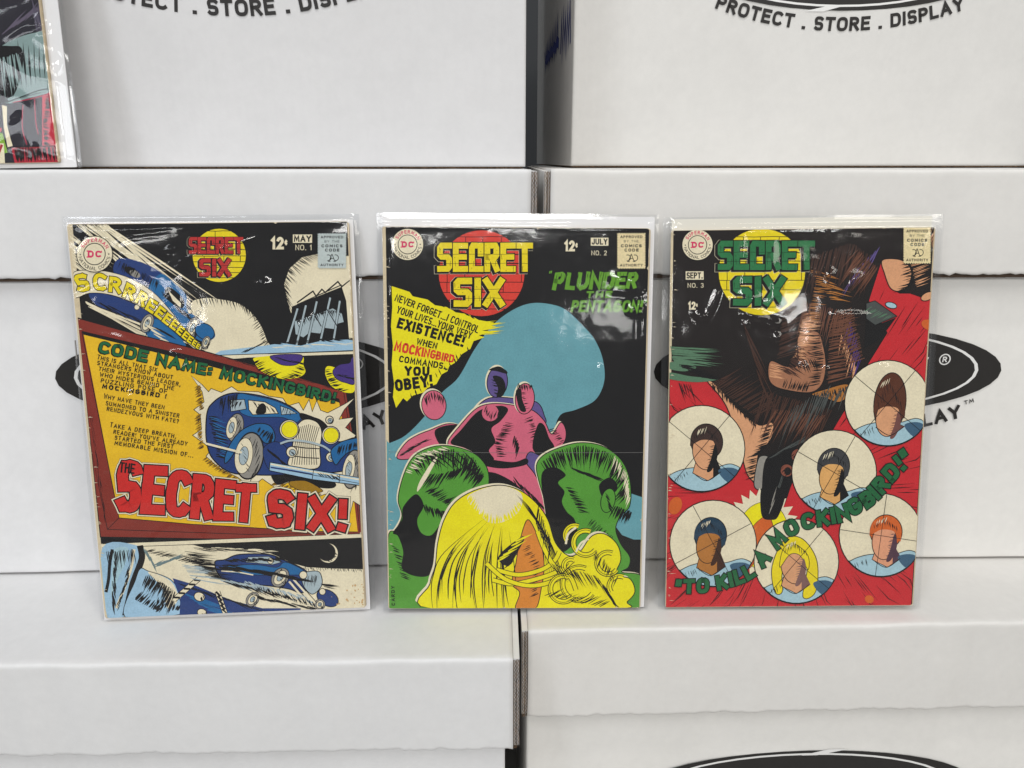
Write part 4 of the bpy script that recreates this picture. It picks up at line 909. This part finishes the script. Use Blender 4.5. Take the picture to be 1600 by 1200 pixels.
# caption wedge
sh.part('caption_panel')
edge1 = [(612, 447), (640, 456), (645, 463), (668, 468), (680, 477), (700, 480), (712, 488), (732, 491), (748, 500), (772, 504), (765, 508), (775, 510), (752, 516), (766, 519), (748, 524), (757, 527), (740, 533), (735, 545), (722, 553), (712, 566), (702, 572), (699, 580), (690, 585), (682, 600), (668, 606), (662, 613), (645, 618), (636, 627), (630, 622), (619, 637), (614, 620), (616, 600), (612, 570), (614, 540), (611, 510), (613, 480)]
sh.poly(LEMON, edge1); sh.hatch(LEMON, [(745, 505), (756, 524)], 9, (.95, -.12), 32, 2.0); sh.hatch(K, [(640, 455), (740, 495)], 12, (.8, .5), 9, 2.2); sh.hatch(K, [(735, 548), (640, 626)], 14, (-.3, -.9), 9, 2.0)
sh.part('caption_lettering')
for s, a, b, h, t in (('NEVER FORGET...I CONTROL', (616, 470), (746, 521), 12, .2), ('YOUR LIVES...YOUR VERY', (618.5, 489), (735, 530), 12, .2), ('EXISTENCE!', (619, 512), (723, 543), 17.5, .26), ('WHEN', (650, 538), (682, 546), 10.5, .22), ('COMMANDS..', (623, 565.6), (699, 578), 10.5, .22), ('YOU', (632, 587), (671, 588), 15, .28), ('OBEY!', (618.5, 612), (677, 604), 19, .27)):
    sh.text(K, s, [a, b], h, t=t, jit=.02, space=.14)
sh.text(ink(205, 62, 40), 'MOCKINGBIRD', [(615, 548.5), (708, 567.5)], 17, 13, t=.24, jit=.03, space=.12)
sh.part('story_title_lettering')
sh.text(LIME, '"', [(857, 433), (863, 432)], 9, t=.2, slant=.2); sh.text(LIME, 'PLUNDER', [(862, 454), (994, 451)], 29, 26, t=.24, slant=.22, jit=.03, space=.06)
sh.hatch(K, [(868, 428), (995, 426)], 22, (-.2, .9), 10, .8, .6)
sh.text(LIME, 'THE', [(914, 466), (956, 465.5)], 11, t=.27, slant=.2, space=.1); sh.text(LIME, 'PENTAGON!', [(891, 488), (1002, 488)], 19, t=.22, slant=.22, space=.1, jit=.01); sh.text(LIME, '"', [(1006, 477), (1012, 477)], 8, t=.2, slant=.2)
brick_title(sh, 752.5, 427, 67, DISC, YEL, (684, 832, 425.5, 47), (709, 788, 479.5, 45.5), (370, 384, 398, 412, 428, 441, 457, 469, 483))
emblem(sh, 637, 382, 24.3)
price(sh, 882, 903, 393, 17.5); dateline(sh, 'JULY', 923, 950.5, 371.5, 384, 'NO. 2', 924, 948, 399, 7.5)
stamp(sh, 964.5, 1008, 364.5, 419.5, ink(222, 205, 160))
wear_marks(sh, W, H, 52)
sh.build()

# ---- red comic with round portraits
sh, root3, cov3, (W, H) = bagged_comic('bagged red comic with six pale target circles and green title lettering', .17349, .26123, (.19492, .45298, .003), 9.6, -.39, -.75,
    (-.001, -.0006, .0010, .0074), (.0046, .0072, .0030, .0088), M_BOARD_YELLOWED,
    [((1052, 354), (1466, 352), .0006, .0018), ((1050, 338), (1062, 356), .0009, .0014), ((1475, 340), (1462, 356), .0009, .0014), ((1160, 366), (1158, 450), .0006, .002), ((1206, 380), (1206, 470), .0005, .003), ((1150, 460), (1190, 470), .0009, .005), ((1086, 488), (1102, 498), .0009, .0026), ((1104, 496), (1122, 452), .0008, .0024), ((1160, 490), (1200, 500), .0009, .003), ((1160, 507), (1175, 507), .0008, .0022), ((1195, 510), (1220, 505), .0009, .003), ((1205, 528), (1220, 528), .0009, .0034), ((1290, 428), (1300, 430), .0008, .003), ((1300, 490), (1365, 494), .0005, .002), ((1250, 572), (1262, 575), .0008, .002), ((1286, 578), (1296, 579), .0008, .002), ((1376, 570), (1390, 578), .0008, .002), ((1335, 430), (1340, 440), .0008, .003)], 23, .7, .0014, .12)
base(sh, BROWNBLK, W, H, .0016)
red = [(1377, 408), (1384, 432), (1392, 450), (1406, 458), (1422, 458), (1445, 466), (1470, 455), (1424, 950), (1038, 952), (1046, 591), (1106, 596), (1126, 616), (1138, 640), (1155, 690), (1162, 724), (1176, 752), (1195, 778), (1240, 748), (1272, 716), (1302, 670), (1332, 620), (1355, 570), (1386, 520), (1357, 470)]
sh.poly(CRIM, red, False, K, 1.6)
fx, fy = 1235, 770
rr = random.Random(4)
def inside(px, py, P):
    c = False; j = len(P) - 1
    for i in range(len(P)):
        if (P[i][1] > py) != (P[j][1] > py) and px < (P[j][0]-P[i][0]) * (py-P[i][1]) / (P[j][1]-P[i][1]) + P[i][0]: c = not c
        j = i
    return c
cnt = 0
while cnt < 190:
    x, y = rr.uniform(1046, 1460), rr.uniform(420, 948)
    dx, dy = x - fx, y - fy; d = math.hypot(dx, dy)
    if d < 120 or not inside(x, y, red): continue
    l = rr.uniform(18, 60); x2, y2 = x + dx/d*l, y + dy/d*l
    if not inside(x2, y2, red) and y2 < 600: continue
    sh.line(K, [(x, y), ((x + x2)/2, (y + y2)/2), (x2, y2)], rr.uniform(.8, 1.5), taper='both'); cnt += 1
for (x, y, rx, ry) in ((1452, 508, 13, 8), (1358, 936, 7, 6), (1055, 790, 10, 14)): sh.ell(RUST, x, y, rx, ry, 20)
DBROWN0 = ink(70, 46, 38)
# pale shape in the corner, grey wedge, folds of the dark mass: plain shapes with pen strokes
sh.poly(SKIN, [(1378, 407), (1402, 405), (1418, 413), (1424, 428), (1418, 447), (1405, 455), (1391, 450), (1382, 428)], True, K, 1.4); sh.hatch(K, [(1424, 408), (1428, 440), (1412, 456)], 26, (-.95, .25), 16, 1.8)
sh.hatch(SKIN, [(1424, 412), (1432, 450)], 14, (.9, -.35), 22, 1.3); sh.hatch(SKIN, [(1448, 360), (1462, 400)], 12, (.5, -.8), 16, 1.2); sh.ell(SKIN, 1449, 463, 11, 6, -25, K, 1.2)
sh.poly(DGREY, [(1353, 474), (1367, 470), (1401, 494), (1367, 508), (1353, 498)], False, K, 1.2); sh.poly(K, [(1353, 500), (1367, 509), (1400, 496), (1375, 530), (1350, 545)], False); sh.hatch(OLIVE, [(1360, 480), (1395, 494)], 12, (-.7, .4), 16, 1.2); sh.ell(SKY, 1392, 477, 9, 4.5, 15, K, 1.2)
for (p, d, n, l, m) in (([(1262, 420), (1300, 470)], (.95, .1), 12, 20, TAN), ([(1282, 425), (1300, 465)], (.9, .25), 8, 30, TAN), ([(1256, 490), (1250, 530)], (.95, -.15), 22, 24, SKIN), ([(1250, 520), (1240, 560)], (.95, .05), 22, 30, SKIN), ([(1340, 420), (1375, 385)], (-.5, .85), 12, 46, VIOLET), ([(1330, 500), (1345, 560)], (-.3, .9), 20, 34, PURP), ([(1315, 520), (1345, 590)], (-.2, .9), 16, 28, SKIN)):
    sh.hatch(m, p, n, d, l, 1.7)
sh.poly(ink(158, 108, 80), [(1248, 524), (1276, 518), (1286, 540), (1290, 572), (1284, 600), (1266, 613), (1232, 610), (1208, 602), (1200, 586), (1204, 564), (1226, 572), (1244, 572), (1246, 550)], True, K, 1.4)
sh.hatch(K, [(1280, 522), (1288, 560), (1280, 602)], 40, (-.95, .12), 22, 1.7); sh.hatch(K, [(1222, 606), (1262, 612)], 24, (.3, -.8), 15, 1.6); sh.hatch(DBROWN0, [(1206, 570), (1230, 576), (1246, 540)], 40, (.8, .5), 26, 2.0); sh.hatch(SKIN, [(1204, 568), (1202, 590)], 14, (.95, .2), 20, 1.4); sh.hatch(SKIN, [(1250, 524), (1247, 560)], 18, (.95, .1), 14, 1.3); sh.hatch(K, [(1246, 566), (1274, 560)], 10, (.3, .8), 18, 2.0)
sh.poly(TAN, [(1290, 608), (1322, 600), (1330, 612), (1312, 628), (1290, 622), (1268, 616)], True, K, 1.2); sh.hatch(K, [(1272, 614), (1326, 604)], 26, (.2, .9), 14, 1.6)
sh.poly(SKIN, [(1106, 597), (1116, 598), (1136, 620), (1160, 645), (1186, 664), (1206, 660), (1208, 676), (1200, 692), (1186, 706), (1182, 730), (1180, 752), (1168, 742), (1160, 716), (1154, 690), (1138, 642), (1124, 618)], True, K, 1.5)
sh.hatch(BROWNBLK, [(1112, 598), (1140, 622), (1180, 660)], 46, (.1, .95), 11, 1.9, .3, 1); sh.hatch(K, [(1206, 664), (1198, 694), (1184, 710), (1180, 745)], 44, (-.95, .3), 16, 1.8)
sh.hatch(BROWNBLK, [(1112, 596), (1180, 655)], 40, (.55, .3), 14, 2.0)
sh.poly(GREY, [(1183, 722), (1190, 712), (1202, 716), (1198, 740), (1190, 764), (1178, 758)], True, K, 1.4); sh.poly(K, [(1196, 718), (1222, 704), (1256, 690), (1262, 720), (1240, 750), (1228, 782), (1216, 806), (1204, 812), (1192, 806), (1190, 770)], True)
sh.hatch(DGREY, [(1200, 716), (1250, 690)], 16, (.7, -.4), 26, 1.3); sh.hatch(DGREY, [(1204, 800), (1220, 750)], 7, (.3, -.9), 26, 1.6)
for (x, y, r) in ((1229, 735, 10), (1247, 712, 11), (1262, 702, 10), (1276, 690, 9)): sh.ell(ink(128, 72, 56), x, y, r, r, 0, K, 1.2); sh.ell(BROWNBLK, x + 1.5, y + 1, r*.55, r*.62); sh.hatch(K, [(x - r, y), (x, y + r)], 7, (.6, -.6), 9, 1.2)
DBROWN = ink(66, 44, 36); MBROWN = ink(104, 66, 50)
for (p, d, n, l, m, w) in (([(1270, 400), (1330, 380), (1360, 400)], (-.25, .95), 40, 60, DBROWN, 2.4), ([(1225, 470), (1215, 560)], (.9, -.35), 40, 40, DBROWN, 2.2), ([(1255, 470), (1330, 490)], (-.2, .95), 34, 50, MBROWN, 1.8), ([(1296, 500), (1292, 600)], (.92, -.2), 44, 38, MBROWN, 1.9),
    ([(1110, 600), (1180, 650)], (.8, -.5), 34, 46, DBROWN, 2.0), ([(1190, 610), (1300, 640)], (-.35, .93), 46, 60, DBROWN, 2.2), ([(1210, 640), (1290, 650)], (-.5, .85), 30, 44, MBROWN, 1.6), ([(1330, 480), (1350, 560)], (-.85, .4), 30, 36, MBROWN, 1.7), ([(1340, 390), (1372, 420)], (-.6, .8), 24, 50, MBROWN, 1.6), ([(1160, 500), (1190, 600)], (.4, .9), 18, 60, DBROWN, 2.0)):
    sh.hatch(m, p, n, d, l, w)
sh.hatch(SKIN, [(1252, 500), (1246, 540)], 26, (.95, .05), 26, 1.6); sh.hatch(TAN, [(1276, 430), (1262, 500)], 22, (.95, .1), 20, 1.3)
sh.hatch(OLIVE, [(1048, 542), (1052, 566)], 22, (.97, .1), 60, 2.4); sh.poly(OLIVE, [(1046, 566), (1072, 568), (1088, 574), (1070, 580), (1046, 576)], True); sh.poly(OLIVE, [(1046, 582), (1080, 588), (1122, 592), (1090, 597), (1046, 592)], True); sh.hatch(K, [(1060, 570), (1100, 590)], 24, (.97, .15), 30, 2.2); sh.hatch(K, [(1058, 598), (1078, 600)], 9, (.3, .9), 26, 1.2)
sh.hatch(DGREY, [(1235, 640), (1300, 600)], 16, (-.35, .9), 60, 1.6); sh.hatch(DGREY, [(1280, 620), (1330, 600)], 14, (-.4, .9), 36, 2.0)
# burst of light
sh.part('cover_picture_burst')
sp = [(1190 + (46 + 14*(i % 2)) * math.cos(i*.1257), 832 + (58 + 12*(i % 2)) * math.sin(i*.1257)) for i in range(50)]
sh.poly(CREAM, sp); sh.ell(LEMON, 1191, 836, 40, 52, 8, K, .8); sh.poly(RUST, [(1200, 806), (1208, 826), (1200, 850), (1184, 872), (1168, 888), (1164, 858), (1170, 832), (1184, 814)], True, K, .8); sh.hatch(ORANGE, [(1168, 880), (1168, 838)], 14, (.4, -.7), 22, 3)
sh.poly(K, [(1188, 770), (1196, 760), (1226, 768), (1216, 806), (1204, 812), (1190, 806)], True); sh.hatch(GREY, [(1200, 806), (1208, 780)], 4, (.3, -.9), 22, 1.5)
# six pale circles, each with a plain faceless head-and-shoulders shape
sh.part('portrait_circles')
discs = ((1096, 701, 67.5, 40), (1386.5, 630, 67, 40), (1303, 738, 66, 30), (1114, 849, 67.5, -28), (1244, 877, 66, 40), (1376, 836, 65, 8))
for (x, y, r, a) in discs[:1] + discs[2:3] + discs[1:2] + discs[3:]: sh.ell(K, x, y, r + .9, r + .9); sh.ell(CREAM, x, y, r - .6, r - .6)
def clipd(P, x, y, r):
    o = []
    for a, b in P:
        d = math.hypot(a - x, b - y); o.append((a, b) if d <= r else (x + (a - x)*r/d, y + (b - y)*r/d))
    return o
def person_shape(k, sx, sy, hair, skin, shirt, tall, tilt, shade=K, long_hair=False):
    x, y, r, a = discs[k]
    S = clipd(smooth_pts([(x - 70, y + 62), (x - 48, y + 40), (x - 18, y + 30), (x + 18, y + 30), (x + 48, y + 24), (x + 70, y + 44), (x + 40, y + 80), (x - 30, y + 80)]), x, y, r - 1)
    sh.poly(shirt, S, False, K, 1.2)
    nk = clipd([(sx - 13, sy + 12), (sx + 15, sy + 12), (sx + 24, y + 36), (sx + 4, y + 50), (sx - 20, y + 38)], x, y, r - 1)
    if long_hair: sh.poly(hair, clipd(smooth_pts([(sx - 30, sy + 44), (sx - 34, sy + 4), (sx - 14, sy - 38), (sx + 14, sy - 38), (sx + 36, sy - 4), (sx + 34, sy + 44), (sx + 14, sy + 52), (sx + 20, sy), (sx - 16, sy + 10), (sx - 18, sy + 44)]), x, y, r - 1), False, K, 1.2)
    sh.poly(skin, nk, False, K, 1.0)
    if not long_hair: sh.ell(hair, sx + 2, sy - 12*tall, 25, 28*tall, tilt, K, 1.4)
    sh.ell(skin, sx - 1, sy + 4, 19, 28, tilt, K, 1.2)
    if long_hair: sh.poly(hair, smooth_pts([(sx - 22, sy + 6), (sx - 16, sy - 24), (sx + 2, sy - 30), (sx + 22, sy - 12), (sx + 22, sy + 10), (sx + 10, sy - 12), (sx - 6, sy - 14)]), False, K, 1.0)
    else: sh.poly(hair, smooth_pts([(sx - 24, sy - 6), (sx - 18, sy - 28), (sx + 4, sy - 36), (sx + 24, sy - 20), (sx + 24, sy + 4), (sx + 14, sy - 12), (sx - 4, sy - 15), (sx - 16, sy - 10)]), False, None)
    sh.poly(shade, smooth_pts([(sx + 15, sy - 8), (sx + 19, sy + 10), (sx + 10, sy + 32), (sx + 2, sy + 34), (sx + 9, sy + 14)]), False)
    sh.hatch(shade, [(sx + 15, sy - 8), (sx + 9, sy + 28)], 12, (-.95, .2), 8, 1.2, .3, .5); sh.hatch(K, [(sx - 18, sy - 22), (sx, sy - 34*tall), (sx + 20, sy - 18)], 16, (.15, .9), 10*tall, 1.1, .3, .8)
    sh.hatch(CREAM, [(sx - 12, sy - 30*tall), (sx + 4, sy - 36*tall)], 5, (-.35, .9), 10, 1.3, .3, .6)
    sh.poly(shade, clipd([(sx + 12, sy + 24), (sx + 17, sy + 14), (sx + 26, y + 36), (sx + 12, y + 46)], x, y, r - 1)); sh.poly(ink(60, 92, 116), clipd(smooth_pts([(x + 26, y + 34), (x + 50, y + 30), (x + 70, y + 46), (x + 44, y + 54)]), x, y, r - 1)); sh.line(K, [(sx - 19, y + 38), (sx + 2, y + 50), (sx + 24, y + 36)], 1.2, True)
    sh.hatch(K, [(x - 44, y + 46), (x - 22, y + 36)], 7, (.3, .9), 9, 1.2)
person_shape(0, 1102, 702, ink(58, 42, 38), SKIN, SKY, 1.0, -8); person_shape(1, 1388, 650, HAIR, SKIN, SKY, 1.7, 6, ink(110, 70, 64)); person_shape(2, 1300, 740, ink(60, 60, 62), ink(212, 160, 96), SKY, 1.0, 10)
person_shape(3, 1108, 848, ink(32, 58, 78), TAN, SKY, 1.0, 8, ink(62, 36, 24)); person_shape(4, 1240, 880, YEL, SKIN, SKY, 1.0, -10, ink(120, 88, 84), True); person_shape(5, 1382, 842, RUST, ink(214, 150, 116), SKY, .95, 4, ink(78, 54, 66))
for (x, y, r, a) in discs:
    for q in (a, a + 90):
        c, s = math.cos(math.radians(q)), math.sin(math.radians(q)); sh.line(K, [(x - c*(r-1), y - s*(r-1)), (x + c*(r-1), y + s*(r-1))], .85)
sh.part('story_title_lettering')
curve = [(1054, 928), (1085, 927), (1112, 925), (1150, 915), (1178, 902), (1200, 880), (1215, 860), (1238, 838), (1262, 827), (1300, 819), (1325, 812), (1345, 800), (1366, 788), (1386, 766), (1406, 742), (1428, 720)]
curve = smooth_pts(curve, False, 4)
sh.text(ink(36, 98, 58), '"TO KILL A MOCKINGBIRD!"', curve, 23, 28, t=.27, space=.09, jit=.008, slant=.08, outline=[(K, 1.5, (0, 0))])
brick_title(sh, 1190, 425, 67.5, YEL, MGREEN, (1122, 1272, 422.5, 47), (1145, 1227, 477.5, 45.5), (370, 382, 395, 408, 423, 438, 453, 466, 480))
emblem(sh, 1089.5, 382.7, 23.6)
dateline(sh, 'SEPT.', 1071, 1099, 424, 437, 'NO. 3', 1074, 1099, 449.5, 7.2); price(sh, 1075, 1090, 484, 13)
stamp(sh, 1411, 1453, 355.5, 411.5, ink(222, 205, 158))
wear_marks(sh, W, H, 53)
sh.build()

# ---- partly seen comic on the upper ledge
sh, root4, cov4, (W, H) = bagged_comic('bagged comic with grey folds over a red block, on the upper ledge, only partly visible', .176, .262, (-.394, .5185, BH + .003), 7.0, 1.2, -.9,
    (.002, .0105, .0028, .004), (.006, .0135, .0030, .012), M_BOARD,
    [((10, 60), (70, 20), .0007, .0018), ((40, 45), (75, 35), .0007, .0016), ((60, 52), (76, 44), .0008, .0014), ((84, 85), (84, 110), .0008, .002), ((84, 200), (92, 215), .0009, .002), ((20, 240), (46, 246), .0008, .0014), ((56, 225), (58, 252), .0008, .0013), ((20, 190), (34, 178), .0008, .0013), ((100, 20), (122, 230), .0007, .0013)], 41, .9, .0014, .6)
base(sh, ink(40, 38, 46), W, H, .0016)
sh.hatch(ink(92, 84, 100), [(0, 55), (40, 30), (75, 10)], 20, (.7, -.6), 40, 2.4); sh.hatch(ink(80, 74, 90), [(60, 60), (80, 20)], 12, (-.2, -.9), 50, 3)
sh.poly(ink(128, 150, 148), [(-20, 90), (4, 70), (28, 58), (52, 51), (74, 51), (77, 90), (82, 140), (58, 146), (32, 154), (12, 162), (-20, 150)], True, K, 1.4)
for i in range(9): sh.line(K, [(2 + i*8.5, 66 - i*1.2 + (i % 3)*6), (8 + i*7.6, 100), (12 + i*7.4, 142 - i*1.4)], 3.6 if i < 6 else 2.0, taper='both')
sh.poly(K, [(-10, 80), (20, 72), (34, 76), (36, 100), (26, 140), (10, 160), (-10, 150)], True); sh.hatch(ink(128, 150, 148), [(0, 90), (30, 84)], 10, (.15, .95), 60, 3.0)
sh.line(ink(128, 150, 148), [(12, 156), (40, 144), (60, 136), (82, 133)], 4.0, True); sh.line(K, [(10, 160), (40, 149), (62, 141), (83, 138)], 1.5, True); sh.line(ink(128, 150, 148), [(14, 161), (44, 152), (84, 142)], 3.0, True)
sh.poly(ink(186, 48, 64), [(66, 150), (85, 144), (92, 180), (97, 228), (66, 229)], False); sh.hatch(K, [(72, 150), (68, 190), (68, 228)], 40, (.95, .05), 9, 2.4)
for p in ([(20, 160), (50, 154), (78, 146)], [(36, 164), (35, 200), (42, 226)], [(54, 155), (56, 190), (60, 210)]): sh.line(ink(170, 50, 72), p, 1.5, True)
sh.poly(ink(170, 42, 56), [(18, 231), (98, 229), (92, 262), (24, 262)]); sh.hatch(K, [(22, 232), (94, 230)], 38, (.12, .95), 26, 3.0)
sh.line(K, [(10, 230), (97, 228)], 1.8); sh.poly(CREAM, [(3, 164), (11, 166), (11, 195), (16, 215), (20, 228), (12, 230), (6, 200)]); sh.poly(ink(128, 168, 60), [(-5, 208), (4, 208), (12, 238), (6, 240), (-5, 222)]); sh.poly(CREAM, [(-10, 224), (6, 224), (8, 256), (-10, 256)]); sh.poly(ink(186, 48, 64), [(-10, 198), (3, 200), (2, 206), (-10, 206)]); sh.line(ink(160, 44, 50), [(3, 226), (-3, 242)], 4)
sh.build()
